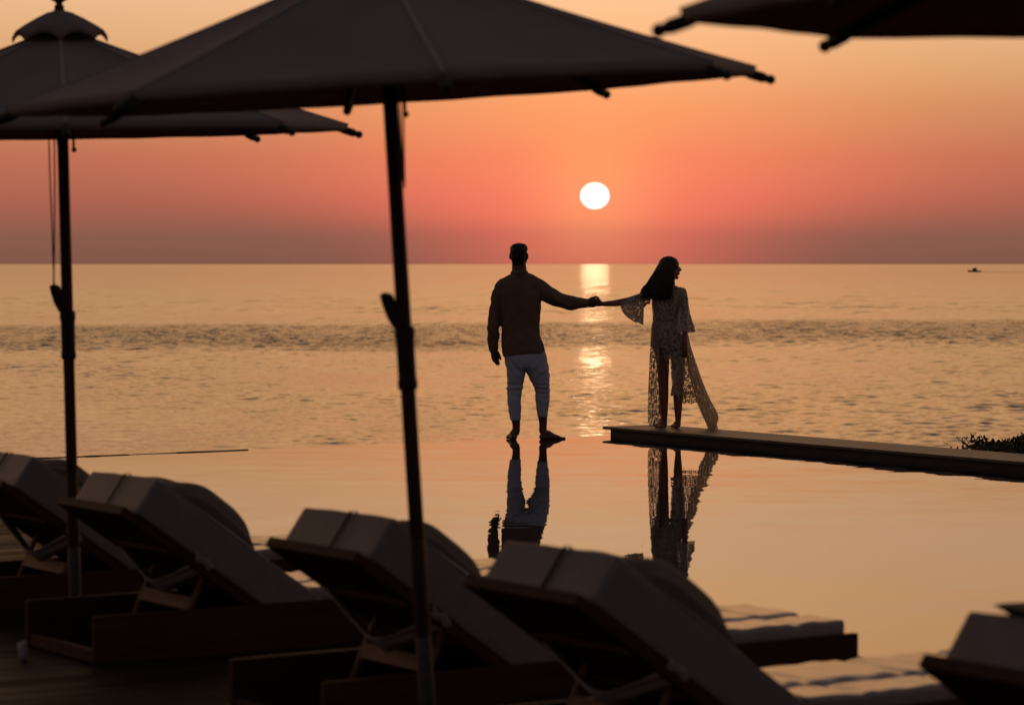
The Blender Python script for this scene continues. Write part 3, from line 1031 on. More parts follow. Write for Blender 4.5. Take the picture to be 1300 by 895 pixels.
# ------------------------------------------------------------------ umbrellas
def make_umbrella(rz):
    root = empty('umbrella', (0, 0, 0))
    RR_ = 1.17
    RIM, AP = 2.072, 2.485
    N = 8
    angs = [rz + 2 * PI * k / N for k in range(N)]
    def rib_z(t):
        # height along a rib, t = 0 at the apex, 1 at the rim; flatter towards the rim
        return AP + (RIM - AP) * (1.10 * t - 0.10 * t * t)
    def canopy_pt(k, t, u):
        a = np.array([math.cos(angs[k % N]), math.sin(angs[k % N])])
        b = np.array([math.cos(angs[(k + 1) % N]), math.sin(angs[(k + 1) % N])])
        p = (a * (1 - u) + b * u) * RR_ * t
        bow = math.sin(PI * u)
        p = p * (1 - 0.016 * bow * t)                      # rim drawn in between the ribs
        z = rib_z(t) - 0.022 * bow * t * (1.25 - t) * 2 + 0.012 * bow * t ** 6 + 0.0014 * math.sin(5 * PI * u + 1.7 * k) * bow * t + 0.0022 * math.sin(9 * PI * t + k) * bow * t
        return np.array([p[0], p[1], z])
    T0 = 0.03
    nt_, nu_ = 16, 12
    mb = MB()
    rings_ = []
    for i in range(nt_ + 1):
        t = T0 + (1 - T0) * i / nt_
        rings_.append([canopy_pt(k, t, j / nu_) for k in range(N) for j in range(nu_)])
    # hem: turned down, then the inner face back up to the middle
    hem = [p + np.array([0, 0, -0.028]) - np.array([p[0], p[1], 0]) * 0.003 for p in rings_[-1]]
    inner = [p - np.array([p[0], p[1], 0]) * 0.004 for p in hem]
    rings_.append(hem); rings_.append(inner)
    for i in range(nt_, -1, -1):
        t = T0 + (1 - T0) * i / nt_
        rings_.append([canopy_pt(k, t * 0.994, j / nu_) + np.array([0, 0, -0.006]) for k in range(N) for j in range(nu_)])
    mb.rings(rings_, caps=False)
    n = len(rings_[0]); q = len(rings_) - 1
    mb.f += [(q * n + k, q * n + (k + 1) % n, (k + 1) % n, k) for k in range(n)]
    cn = mb.build('canopy', M['canvas'], root)
    # seams along the ribs
    for k in range(N):
        mb = MB()
        mb.tube([canopy_pt(k, T0 + (1 - T0) * i / 10, 0) + np.array([0, 0, 0.0005]) for i in range(11)], [(0.008, 0.0035)] * 11, 8, ref=(0, 0, 1))
        mb.build('seam', M['canvas_seam'], cn)
    # vent cap with scalloped edge
    mb = MB()
    rc = []
    for t, lift in ((0.02, 0.074), (0.045, 0.078), (0.09, 0.075), (0.135, 0.069), (0.165, 0.062)):
        row = []
        for k in range(N):
            for j in range(nu_):
                u = j / nu_
                p = canopy_pt(k, t, u)
                ar = math.sin(PI * u)
                p[2] = rib_z(t) + lift + (0.0 - 0.030 * (1 - ar) ** 1.2) * (t / 0.165) ** 3
                row.append(p)
        rc.append(row)
    rc.append([p + np.array([0, 0, -0.02]) for p in rc[-1]])
    rc.append([p * np.array([0.97, 0.97, 1]) for p in rc[-1]])
    rc += [[p * np.array([0.98, 0.98, 1]) + np.array([0, 0, -0.006]) for p in rc[i]] for i in (4, 3, 2, 1, 0)]
    mb.rings(rc)
    mb.build('vent_cap', M['canvas'], root)
    mb = MB()
    mb.lathe([(0.012, 0.0), (0.020, 0.008), (0.020, 0.02), (0.012, 0.026), (0.016, 0.034), (0.036, 0.046), (0.044, 0.062), (0.038, 0.080), (0.022, 0.093), (0.005, 0.098)], 20, (0, 0, AP + 0.065))
    mb.build('finial', M['pole_wood'], root)
    # pole in two lengths
    mb = MB(); mb.tube([(0, 0, 0.62), (0, 0, 1.0), (0, 0, AP + 0.06)], 0.0235, 20); mb.build('pole', M['pole_wood'], root)
    mb = MB(); mb.tube([(0, 0, 0.04), (0, 0, 0.35)], 0.0255, 20); mb.build('ground_sleeve', M['sleeve'], root)
    mb = MB(); mb.tube([(0, 0, 0.33), (0, 0, 0.66)], 0.0245, 20); mb.build('lower_pole', M['pole_wood'], root)
    mb = MB()
    mb.lathe([(0.024, 1.13), (0.030, 1.132), (0.032, 1.15), (0.029, 1.165), (0.029, 1.28), (0.033, 1.30), (0.032, 1.325), (0.024, 1.328)], 20)
    mb.build('collar', M['dark_metal'], root)
    # cleat block on the left of the pole
    mb = MB()
    mb.rings([[(x, y, z) for (x, y) in ((xo, -0.016), (xi, -0.018), (xi, 0.018), (xo, 0.016))] for (xo, xi, z) in ((-0.034, -0.018, 1.325), (-0.052, -0.018, 1.36), (-0.064, -0.02, 1.40), (-0.070, -0.03, 1.43), (-0.060, -0.05, 1.437))])
    mb.build('cleat', M['dark_metal'], root, smooth=False, bevel=0.004)
    mb = MB()
    mb.tube([(0.045, 0.0, 2.07), (0.045, 0.0, 2.0)], 0.004, 8)
    mb.ball((0.045, 0, 1.985), 0.011, 10, 6)
    mb.build('pin', M['dark_metal'], root)
    mb = MB()
    mb.lathe([(0.025, 2.13), (0.050, 2.135), (0.052, 2.175), (0.036, 2.20), (0.025, 2.205)], 20)
    mb.build('hub', M['rib_wood'], root)
    for k in range(N):
        a = angs[k]
        d = np.array([math.cos(a), math.sin(a), 0])
        mb = MB()
        pts = []
        for i in range(9):
            t = 0.03 + (1.0 - 0.03) * i / 8
            pts.append(d * RR_ * t + np.array([0, 0, rib_z(t) - 0.028]))
        mb.tube(pts, [(0.010, 0.014)] * 9, 8, ref=(0, 0, 1))
        rb = mb.build('rib', M['rib_wood'], root)
        mb = MB()
        e0 = pts[-1]; dirn = pts[-1] - pts[-2]; dirn /= np.linalg.norm(dirn)
        mb.tube([e0 - dirn * 0.02, e0 + dirn * 0.022], 0.0165, 12)
        mb.tube([e0 + dirn * 0.02, e0 + dirn * 0.046], [0.011, 0.013], 12)
        mb.ball(e0 + dirn * 0.048, 0.0155, 12, 8)
        mb.build('rib_tip', M['dark_metal'], rb)
        mb = MB()
        mb.tube([d * 0.045 + np.array([0, 0, 2.16]), d * RR_ * 0.5 + np.array([0, 0, rib_z(0.5) - 0.035])], [(0.008, 0.011)] * 2, 8, ref=(0, 0, 1))
        mb.build('strut', M['rib_wood'], root)
    mb = MB()
    mb.lathe([(0.02, 0.0), (0.19, 0.002), (0.195, 0.03), (0.18, 0.045), (0.06, 0.055), (0.045, 0.12), (0.03, 0.125)], 28)
    mb.build('base_plate', M['stone_dark'], root)
    return root

def umbrella_at(o, bottom, top_shift, rz=0):
    """bottom = deck point; lean so that the pole's top moves by top_shift (x, y) over 2 m"""
    o.location = Vector([float(q) for q in bottom])
    o.rotation_euler = (math.atan2(-top_shift[1], 2.0), math.atan2(top_shift[0], 2.0), rz)

# A far left, B in front, C above right; the pole of each goes through a measured pixel at a depth
def pole_base(px, py, Yd, lean):
    p = at_y(px, py, Yd)
    return np.array([p[0] - lean * p[2] / 2.0, Yd, 0])
uB = make_umbrella(R(9.5))
tag(uB, 'big taupe umbrella filling the top of the photo, leaning on its tilted pole', 'umbrella', 'taupe umbrellas between the loungers')
umbrella_at(uB, pole_base(519, 500, 8.88, -0.118), (-0.118, -0.074))
uA = copy_tree(uB)
def cords(root, lines):
    for pts in lines:
        mb = MB()
        mb.tube(pts, 0.0030, 6)
        mb.build('pull_cord', M['cord'], root)
cords(uB, [[(0.028, -0.012, 1.76), (0.034, -0.008, 1.90), (0.040, -0.002, 2.03), (0.036, 0.0, 2.17)], [(0.026, -0.006, 1.78), (0.027, -0.006, 1.95), (0.030, 0.0, 2.17)]])
cords(uA, [[(-0.055, 0, 1.42), (-0.046, 0, 1.6), (-0.038, 0.0, 1.85), (-0.032, 0, 2.16)], [(-0.050, -0.01, 1.42), (-0.052, -0.008, 1.65), (-0.056, -0.004, 1.9), (-0.056, 0, 2.2)], [(0.04, 0.0, 1.99), (0.043, 0.0, 2.08), (0.04, 0.0, 2.17)]])
uA['label'] = 'taupe umbrella with visible finial and vent cap, farthest left behind the big one'
umbrella_at(uA, pole_base(90, 500, 11.66, -0.035), (-0.035, -0.062))
uC = copy_tree(uB)
uC['label'] = 'taupe umbrella seen from below in the top right corner, its pole out of the picture'
umbrella_at(uC, np.array([1.56, 5.85, 0.0]), (-0.03, -0.06), R(-15))

# ------------------------------------------------------------------ people
def hand(mb, wrist, dirn, side, length=0.18, curl=(0.25, 0.35, 0.3), spread=0.05, thumb=0.6, palm_sign=1, scale=1.0):
    """palm and five separate fingers; dirn = wrist to fingertips, side = towards the thumb"""
    w = np.array(wrist, float); d = np.array(dirn, float); d /= np.linalg.norm(d)
    s = np.array(side, float); s -= d * np.dot(s, d); s /= np.linalg.norm(s)
    n = np.cross(d, s) * palm_sign
    k = scale
    mb.tube([w - d * 0.01 * k, w + d * 0.035 * k, w + d * 0.085 * k], [(0.026 * k, 0.019 * k), (0.037 * k, 0.0165 * k), (0.039 * k, 0.0135 * k)], 12, ref=n)
    for i, (off, L_, base) in enumerate(((0.029, 0.070, 0.086), (0.0098, 0.079, 0.091), (-0.0098, 0.073, 0.088), (-0.028, 0.056, 0.081))):
        p = w + d * base * 0.92 * k + s * off * k
        ang = 0.10
        pts = [p - d * 0.02 * k, p]
        dd = d + s * off * 2.2 * spread * 10
        dd /= np.linalg.norm(dd)
        for j, fr in enumerate((0.42, 0.32, 0.26)):
            ang += curl[j] * (1 + 0.12 * i)
            v = dd * math.cos(ang) + n * math.sin(ang)
            p = p + v * L_ * fr * k
            pts.append(p)
        r0 = (0.0088 if i < 3 else 0.0076) * k
        mb.tube(pts, [r0, r0, r0 * 0.96, r0 * 0.88, r0 * 0.74], 10)
    p = w + d * 0.022 * k + s * 0.022 * k
    t1 = d * 0.78 + s * 0.52 + n * 0.3 * thumb; t1 /= np.linalg.norm(t1)
    t2 = d * 0.92 + s * 0.16 + n * 0.42 * thumb; t2 /= np.linalg.norm(t2)
    t3 = d * 0.95 - s * 0.06 + n * 0.5 * thumb; t3 /= np.linalg.norm(t3)
    pts = [p - t1 * 0.01 * k, p + t1 * 0.038 * k]
    pts.append(pts[-1] + t2 * 0.034 * k)
    pts.append(pts[-1] + t3 * 0.026 * k)
    mb.tube(pts, [0.0125 * k, 0.0115 * k, 0.0100 * k, 0.0078 * k], 10)

def foot(mb, ankle, heel, toe, k=1.0):
    """heel and toe are points on the ground; ankle above the heel"""
    a, h, t = (np.array(q, float) for q in (ankle, heel, toe))
    d = t - h; L_ = np.linalg.norm(d); d /= L_
    s = np.cross(d, [0, 0, 1])
    z = np.array([0, 0, 1.0])
    mb.tube([h + d * 0.02 + z * 0.028 * k, h + d * 0.4 * L_ + z * 0.034 * k, h + d * 0.72 * L_ + z * 0.022 * k, h + d * 0.86 * L_ + z * 0.016 * k],
            [(0.029 * k, 0.027 * k), (0.032 * k, 0.032 * k), (0.041 * k, 0.021 * k), (0.038 * k, 0.015 * k)], 12, ref=(0, 0, 1))
    mb.tube([a, h + d * 0.045 + z * 0.05 * k, h + d * 0.36 * L_ + z * 0.055 * k, h + d * 0.62 * L_ + z * 0.03 * k], [0.034 * k, 0.033 * k, 0.026 * k, 0.018 * k], 12)
    for i, off in enumerate((0.026, 0.010, -0.004, -0.017, -0.029)):
        r_ = (0.0115, 0.0085, 0.008, 0.0075, 0.007)[i] * k
        q = h + d * (0.84 - 0.012 * i * i / 2) * L_ + s * off * k + z * (r_ + 0.002)
        mb.tube([q, q + d * (0.036 - 0.003 * i) * k], [r_, r_ * 0.95], 8)

def ell_ring(cx_l, cx_r, py, Yc, dep, n=28, sq=2.0, tilt=0.0):
    """ring seen as a horizontal line from cx_l to cx_r at height py, depth half-width dep"""
    a = at_y(cx_l, py, Yc); b = at_y(cx_r, py, Yc)
    c = (a + b) / 2; h = (b - a) / 2
    out = []
    for k in range(n):
        t = 2 * PI * k / n
        ct, st_ = math.cos(t), math.sin(t)
        e = 2.0 / sq
        ct = math.copysign(abs(ct) ** e, ct); st_ = math.copysign(abs(st_) ** e, st_)
        out.append(c + h * ct + np.array([0, dep * st_, 0]))
    return out

# ---- the man
YM = 25.86
def pm(px, py, dy=0.0):
    return at_y(px, py, YM + dy)
man_o = np.array([*pm(670, 557)[:2], WATER_Z - 0.01])
man = empty('person', man_o)
tag(man, 'man in brown sweater and pale rolled jeans, barefoot, facing the sea and holding hands', 'person')

sk = MB()
# head (faces the sea, turned a little to his right)
hc = pm(658.6, 324.0)
hrot = np.array(Euler((0, 0, R(-8))).to_matrix())
def hp(x, y, z):
    return hc + hrot @ np.array([x, y, z])
sk.ball(hp(0, -0.008, 0.022), (0.073, 0.092, 0.082), 20, 14, hrot)
sk.ball(hp(0, 0.030, -0.040), (0.060, 0.066, 0.066), 20, 14, hrot)
sk.ball(hp(0, 0.070, -0.085), (0.028, 0.024, 0.022), 12, 8)
sk.tube([hp(0, 0.088, 0.018), hp(0, 0.106, -0.012), hp(0, 0.098, -0.024)], [0.009, 0.014, 0.011], 10)
sk.ball(hp(0, 0.088, -0.054), (0.022, 0.010, 0.008), 10, 8)
sk.tube([hp(-0.045, 0.076, 0.032), hp(0, 0.092, 0.034), hp(0.045, 0.076, 0.032)], [0.008, 0.010, 0.008], 8)
for s in (-1, 1):
    sk.ball(hp(s * 0.079, 0.0, -0.012), (0.011, 0.020, 0.032), 12, 10)
    sk.ball(hp(s * 0.048, 0.058, -0.022), (0.020, 0.02, 0.016), 10, 8)
sk.tube([hp(0, -0.015, -0.03), pm(659, 339, -0.01), pm(659.5, 349, -0.02), pm(660, 358, -0.02)], [0.060, 0.066, 0.072, 0.082], 18)
# trunk
sk.rings([ell_ring(*r_) for r_ in ((646, 675, 350, YM - 0.01, 0.06), (637, 683, 357, YM - 0.01, 0.085), (637, 683, 372, YM, 0.10), (640, 681, 395, YM, 0.105), (641, 680, 415, YM, 0.10), (642, 687, 440, YM, 0.105), (644, 690, 456, YM, 0.11), (648, 690, 468, YM, 0.09))])
# arms
sk.tube([pm(637, 362), pm(629, 388, 0.0), pm(626.5, 412, -0.01), pm(626.2, 440, 0.03)], [0.050, 0.043, 0.038, 0.026], 14)
sk.tube([pm(682, 361), pm(703, 376.5, 0.02), pm(722, 383.5, 0.03), pm(742, 385.2, 0.03)], [0.052, 0.044, 0.040, 0.026], 14)
# legs
sk.tube([pm(655, 462), pm(654, 482), pm(654, 500), pm(653.5, 518, -0.01), pm(655.5, 540, -0.01), pm(655, 549, -0.005)], [0.080, 0.068, 0.055, 0.050, 0.036, 0.034], 16)
sk.tube([pm(680, 462), pm(685, 482, 0.01), pm(688.5, 500, 0.02), pm(688, 516, 0.01), pm(689.5, 538, 0.0), pm(689, 547, 0.0)], [0.082, 0.070, 0.056, 0.052, 0.036, 0.035], 16)
g0 = WATER_Z - 0.008
fh = pm(653.0, 556.6, -0.07); fh[2] = g0
ft = fh + np.array([-0.045, 0.235, 0]); 
foot(sk, pm(655.4, 546, -0.01), fh, ft, 1.1)
fh2 = pm(686.0, 556, -0.03); fh2[2] = g0
ft2 = fh2 + np.array([0.205, 0.10, 0])
foot(sk, pm(689.2, 545, 0.0), fh2, ft2, 1.12)
# hands: left hangs open, right closes on hers
hand(sk, pm(626.6, 442, 0.03), (0.12, 0.03, -1), (0.80, 0.6, 0), curl=(0.10, 0.14, 0.12), spread=0.0, palm_sign=1, scale=1.04)
hand(sk, pm(741.5, 385.0, 0.03), (1, 0.03, -0.05), (0.1, -0.5, 0.86), curl=(0.35, 0.5, 0.45), spread=0.0, thumb=0.8, palm_sign=-1, scale=1.12)
fused(sk, 'body', M['skin_m'], 0.0055, 3, man, man_o)
for s in (-1, 1):
    eb = MB()
    eb.ball(hp(s * 0.030, 0.077, 0.010), (0.012, 0.009, 0.008), 10, 8)
    eb.build('eye', M['eye'], man, origin=man_o)
# hair: short sides, flat top
hb = MB()
hb.ball(hp(0, -0.010, 0.030), (0.0785, 0.098, 0.074), 20, 14, hrot)
hb.ball(hp(0, 0.006, 0.058), (0.082, 0.092, 0.052), 20, 14, hrot)
hb.rbox(hp(0.004, 0.010, 0.073), (0.128, 0.150, 0.060), 0.028, (4, 4, 3), hrot)
hb.ball(hp(0, -0.040, -0.020), (0.070, 0.062, 0.072), 18, 12, hrot)
hb.ball(hp(0, -0.045, -0.062), (0.056, 0.040, 0.050), 18, 12, hrot)
fused(hb, 'hair', M['hair_m'], 0.0055, 3, man, man_o, lambda p, n_: p + n_ * (0.0012 * wob(p, 40, 91))[:, None])
bd = MB()
bd.ball(hp(0, 0.055, -0.075), (0.052, 0.042, 0.035), 16, 10, hrot)
for s in (-1, 1):
    bd.tube([hp(s * 0.064, 0.012, -0.01), hp(s * 0.060, 0.025, -0.05), hp(s * 0.04, 0.058, -0.08)], [0.010, 0.014, 0.018], 8)
fused(bd, 'beard', M['hair_m'], 0.006, 2, man, man_o)
# sweater
sw = MB()
rows = ((650, 669, 346.5, -0.012, 0.064), (645, 677, 349, -0.012, 0.075), (637, 684.5, 353.5, -0.012, 0.092), (632.5, 688, 361, -0.008, 0.112), (632, 688, 372, -0.002, 0.126), (634.5, 686.5, 386, 0.0, 0.132),
        (636.2, 685.2, 400, 0.0, 0.130), (636.3, 685, 413, 0.002, 0.128), (636.6, 686.5, 425, 0.004, 0.130), (637, 690, 437, 0.004, 0.136), (637.6, 692.6, 446, 0.004, 0.140), (639, 692.4, 450.5, 0.004, 0.136))
rs = []
for i, (l, r_, py, dy, dep) in enumerate(rows):
    ring = ell_ring(l, r_, py, YM + dy, dep, 36, 2.25)
    if i >= 9:      # hem hangs lower on his left
        f = (i - 8) / 3
        ring = [p + np.array([0, 0, -0.016 * f * (pm(665, 400)[0] - p[0]) / 0.2]) for p in ring]
    rs.append(ring)
sw.rings(rs)
sw.tube([pm(639, 362), pm(631.5, 376), pm(627.6, 396), pm(626.6, 414, -0.01), pm(626.2, 430, 0.015), pm(626.6, 441.5, 0.03)], [0.066, 0.062, 0.056, 0.055, 0.050, 0.044], 18)
sw.tube([pm(680, 362.5), pm(692, 371, 0.01), pm(706, 380.0, 0.02), pm(721, 384.6, 0.03), pm(733, 384.8, 0.03), pm(741, 384.8, 0.03)], [0.076, 0.080, 0.072, 0.066, 0.053, 0.045], 18)
def knit(p, n_):
    fold = wob(p * np.array([1.0, 1.0, 0.6]), 4.0, 101) * 0.5 + wob(p, 9.0, 102) * 0.25
    z = p[:, 2] + man_o[2]
    rim = np.exp(-((p[:, 2] - (pm(0, 447)[2] - man_o[2])) / 0.03) ** 2)
    diag = np.sin((p[:, 0] * 0.5 + p[:, 2]) * 34 + wob(p, 3, 104) * 1.5) * np.clip(1 - np.abs(p[:, 2] - 0.95) / 0.12, 0, 1)
    return p + n_ * (0.0075 * fold + 0.004 * diag
                     - 0.016 * np.exp(-((p[:, 0] + 0.06) / 0.045) ** 2) * sstep(z, 0.75, 1.0) * sstep(z, 1.5, 1.3) * (n_[:, 1] < -0.3)
                     + 0.003 * np.sin((p[:, 0] * 0.8 + z * 1.0) * 55 + 2.5 * wob(p, 3, 106)) * (np.abs(p[:, 0] + 0.06) > 0.19))[:, None]
fused(sw, 'sweater', M['sweater'], 0.0075, 5, man, man_o, knit)
cf = MB()
cf.tube([pm(626.4, 440, 0.028), pm(626.5, 443.5, 0.032)], [0.046, 0.044], 18)
fused(cf, 'cuff', M['sweater'], 0.006, 2, man, man_o)
cf = MB()
cf.tube([pm(739.5, 384.8, 0.03), pm(743, 385, 0.03)], [0.047, 0.044], 18)
fused(cf, 'cuff', M['sweater'], 0.006, 2, man, man_o)
cf = MB()
cf.rings([ell_ring(649.6, 669.4, 343.6, YM - 0.015, 0.074, 24), ell_ring(648.4, 670.4, 345.5, YM - 0.014, 0.079, 24), ell_ring(647.4, 672.0, 348, YM - 0.012, 0.080, 24)])
fused(cf, 'collar', M['sweater'], 0.006, 2, man, man_o)
# jeans
je = MB()
je.rings([ell_ring(l, r_, py, YM, dep, 32, 2.2) for l, r_, py, dep in ((640, 691, 444, 0.118), (640.5, 693, 452, 0.125), (641.5, 694.5, 460, 0.125), (643, 695.5, 466, 0.118), (648, 693, 469.5, 0.095))])
def leg(rows, ys):
    return [ell_ring(l, r_, py, YM + dy, dep, 24, 2.1) for (l, r_, py, dep), dy in zip(rows, ys)]
je.rings(leg(((642, 667, 462, 0.105), (643.4, 666.5, 471, 0.10), (644.3, 665.2, 480, 0.092), (644.5, 664, 488, 0.080), (644.2, 663, 493, 0.078), (644.4, 661.6, 502, 0.070), (645.0, 661.2, 512, 0.066), (646.5, 661, 522, 0.060), (648.2, 660.6, 530, 0.054), (648.6, 660.4, 533.2, 0.053)), (0, 0, 0, 0, 0, -0.005, -0.01, -0.01, -0.01, -0.01)))
je.rings(leg(((664, 695.5, 462, 0.108), (668, 696.6, 471, 0.104), (673, 697.2, 481, 0.096), (677.5, 697.6, 489, 0.083), (679.8, 697.6, 495, 0.079), (680.4, 697.2, 504, 0.073), (680.8, 696.6, 512, 0.068), (682.0, 695.6, 521, 0.062), (682.8, 695.0, 526, 0.056), (683.0, 695.0, 529, 0.055)), (0, 0, 0.01, 0.015, 0.02, 0.015, 0.01, 0.005, 0, 0)))
def denim(p, n_):
    z = p[:, 2]
    kz = pm(0, 493)[2] - man_o[2]
    kn = np.exp(-((z - kz) / 0.055) ** 2)
    kn2 = np.exp(-((z - (kz - 0.16)) / 0.12) ** 2)
    rg = np.sin(z * 130 + 2.0 * wob(p, 4, 111)) * kn * (0.004 + 0.003 * wob(p, 6, 115)) + np.sin(z * 70 + 3 * wob(p, 5, 113)) * kn2 * 0.0016
    cr = np.exp(-((z - (kz + 0.17)) / 0.09) ** 2)
    pull = np.sin((np.abs(p[:, 0] + 0.02) * 1.1 - z) * 60 + 2 * wob(p, 4, 114)) * cr * 0.004
    return p + n_ * (0.0045 + rg + pull + 0.0025 * wob(p, 7, 112))[:, None]
fused(je, 'jeans', M['jeans'], 0.0065, 3, man, man_o, denim)
cu = MB()
cu.rings([ell_ring(l, r_, py, YM - 0.01, dep, 24) for l, r_, py, dep in ((648.0, 660.9, 530.4, 0.056), (648.2, 660.8, 533.6, 0.056))])
fused(cu, 'turn_up', M['jeans'], 0.006, 1, man, man_o)
cu = MB()
cu.rings([ell_ring(l, r_, py, YM, dep, 24) for l, r_, py, dep in ((682.5, 695.4, 526.2, 0.058), (682.7, 695.3, 529.4, 0.058))])
fused(cu, 'turn_up', M['jeans'], 0.006, 1, man, man_o)

# ---- the woman
YW = 26.15
def pw(px, py, dy=0.0):
    return at_y(px, py, YW + dy)
wom_o = np.array([*pw(849, 544)[:2], 0.0])
wom = empty('person', wom_o)
tag(wom, 'long haired woman in a sheer lace robe on the coping, head turned right, holding hands', 'person')
ws = MB()
wc = pw(849.6, 340.5)
def wp(x, y, z):      # x towards her face
    return wc + np.array([x, y + 0.22 * x, z])
ws.ball(wp(-0.004, 0, 0.022), (0.086, 0.070, 0.078), 20, 14)
ws.ball(wp(0.034, 0, -0.040), (0.050, 0.052, 0.058), 18, 12)
ws.ball(wp(0.054, 0, -0.010), (0.040, 0.044, 0.046), 16, 12)
ws.ball(wp(0.070, 0, -0.088), (0.021, 0.022, 0.016), 12, 8)
ws.tube([wp(0.078, 0, 0.020), wp(0.098, 0, -0.004), wp(0.113, 0, -0.017), wp(0.094, 0, -0.026)], [0.009, 0.010, 0.0085, 0.0085], 10)
ws.ball(wp(0.089, 0, -0.046), (0.012, 0.020, 0.0065), 10, 8)
ws.ball(wp(0.087, 0, -0.059), (0.011, 0.018, 0.0065), 10, 8)
ws.tube([wp(0.066, -0.04, 0.034), wp(0.082, 0, 0.036), wp(0.066, 0.04, 0.034)], [0.009, 0.010, 0.009], 8)
for s in (-1, 1):
    ws.ball(wp(0.052, s * 0.044, -0.026), (0.018, 0.014, 0.016), 10, 8)
    ws.ball(wp(-0.006, s * 0.070, -0.012), (0.018, 0.009, 0.028), 10, 8)
ws.tube([wp(0.0, 0, -0.04), pw(851, 356), pw(850.5, 364, -0.005), pw(850, 371, -0.005)], [0.044, 0.043, 0.048, 0.055], 16)
TR = ((842, 859, 364, 0.045), (832, 868, 369, 0.065), (829, 868, 376, 0.08), (829, 865, 386, 0.088), (830, 862, 396, 0.085), (830.5, 859, 405, 0.078), (830, 860, 414, 0.078), (829, 863.5, 424, 0.088), (828, 867, 434, 0.098), (829, 868, 442, 0.10), (832, 866, 450, 0.09))
ws.rings([ell_ring(l, r_, py, YW, d_, 26, 2.1) for l, r_, py, d_ in TR])
# legs
ws.tube([pw(839.5, 442), pw(841, 458), pw(842, 475), pw(842.4, 490), pw(842.4, 505, -0.012), pw(843, 522, -0.008), pw(843.4, 534), pw(843.2, 540, 0.004)], [0.072, 0.062, 0.052, 0.046, 0.046, 0.036, 0.027, 0.027], 16)
ws.tube([pw(860, 442), pw(860.4, 458), pw(861, 475, 0.01), pw(861, 490, 0.015), pw(860.8, 505, 0.005), pw(860.8, 520, 0.0), pw(860.9, 534, 0.0), pw(860.4, 540, 0.004)], [0.072, 0.062, 0.052, 0.045, 0.045, 0.036, 0.027, 0.027], 16)
for (ax, hx, tx) in ((843.3, 842.0, -0.06), (860.6, 860.0, -0.03)):
    h_ = pw(hx, 544, -0.035); h_[2] = 0.002
    foot(ws, pw(ax, 538, 0.0), h_, h_ + np.array([tx, 0.205, 0]), 0.84)
# left arm out to him, right arm hanging, bent a little
ws.tube([pw(829, 373), pw(815, 377.5, -0.02), pw(798, 382.2, -0.05), pw(782, 385.0, -0.10), pw(766, 386.0, -0.18)], [0.042, 0.038, 0.035, 0.031, 0.023], 14)
ws.tube([pw(867, 373), pw(868.5, 390, 0.0), pw(868.5, 406, -0.02), pw(869.5, 425, -0.10), pw(870, 435, -0.12)], [0.040, 0.036, 0.032, 0.026, 0.020], 14)
hand(ws, pw(766.5, 386.0, -0.185), (-1, -0.05, 0.03), (0.1, -0.5, 0.86), curl=(0.2, 0.35, 0.3), spread=0.0, palm_sign=1, scale=0.80)
hand(ws, pw(870, 436, -0.12), (-0.10, -0.02, -1), (-0.7, 0.7, 0), curl=(0.2, 0.25, 0.2), spread=0.0, palm_sign=1, scale=0.88)
fused(ws, 'body', M['skin_w'], 0.0055, 3, wom, wom_o)
for s in (-1, 1):
    eb = MB()
    eb.ball(wp(0.066, s * 0.030, 0.008), (0.008, 0.011, 0.007), 10, 8)
    eb.build('eye', M['eye'], wom, origin=wom_o)
for x_, z_ in ((0.0915, -0.0465), (0.0895, -0.0585)):
    eb = MB()
    eb.ball(wp(x_, 0, z_), (0.009, 0.017, 0.005), 10, 8)
    eb.build('lip', M['lip'], wom, origin=wom_o)
# hair: cap over the skull, then a long fall blown to the left over the back
hb = MB()
hb.ball(wp(-0.006, 0, 0.030), (0.096, 0.082, 0.082), 22, 14)
hb.ball(wp(-0.030, 0, -0.015), (0.080, 0.084, 0.080), 22, 14)
HRW = ((840.5, 859.8, 328.5, 0.0, 0.060), (836.2, 859.6, 334, 0.0, 0.082), (832.4, 858.6, 340, -0.015, 0.084), (828.6, 858.0, 347, -0.03, 0.078), (824.0, 857.2, 354, -0.05, 0.066), (819.2, 856.8, 361, -0.075, 0.052), (813.6, 856.0, 367, -0.090, 0.044), (812.6, 854.4, 371.5, -0.098, 0.036), (818.0, 852.8, 376.0, -0.10, 0.028), (824.5, 851, 379.5, -0.10, 0.016))
hb.rings([ell_ring(l, r_, py, YW + dy, d_, 30) for l, r_, py, dy, d_ in HRW])
for i in range(52):
    u = (i + 0.5) / 52
    x1 = 815.0 + 38 * u + random.uniform(-1, 1)
    x0 = 834 + 22 * u
    y1 = 371.5 + 6 * math.sin(u * 2.6) + random.uniform(-3.5, 4.5)
    wv_ = random.uniform(-1.2, 1.2)
    hb.tube([pw(x0, 343, -0.085), pw(x0 * 0.68 + x1 * 0.32 + wv_, 353, -0.105), pw(x0 * 0.36 + x1 * 0.64 - 0.6 - wv_, 362, -0.12), pw(x1, y1, -0.112 + random.uniform(-0.012, 0.012))], [0.012, 0.012, 0.009, 0.0035], 7)
def strands(p, n_):
    s = np.sin(p[:, 0] * 210 - p[:, 2] * 110 + 1.5 * wob(p, 5, 121)) + 0.6 * np.sin(p[:, 0] * 370 - p[:, 2] * 190)
    return p + n_ * (0.0011 * s)[:, None]
fused(hb, 'hair', M['hair_w'], 0.0055, 2, wom, wom_o, strands)
hs = MB()
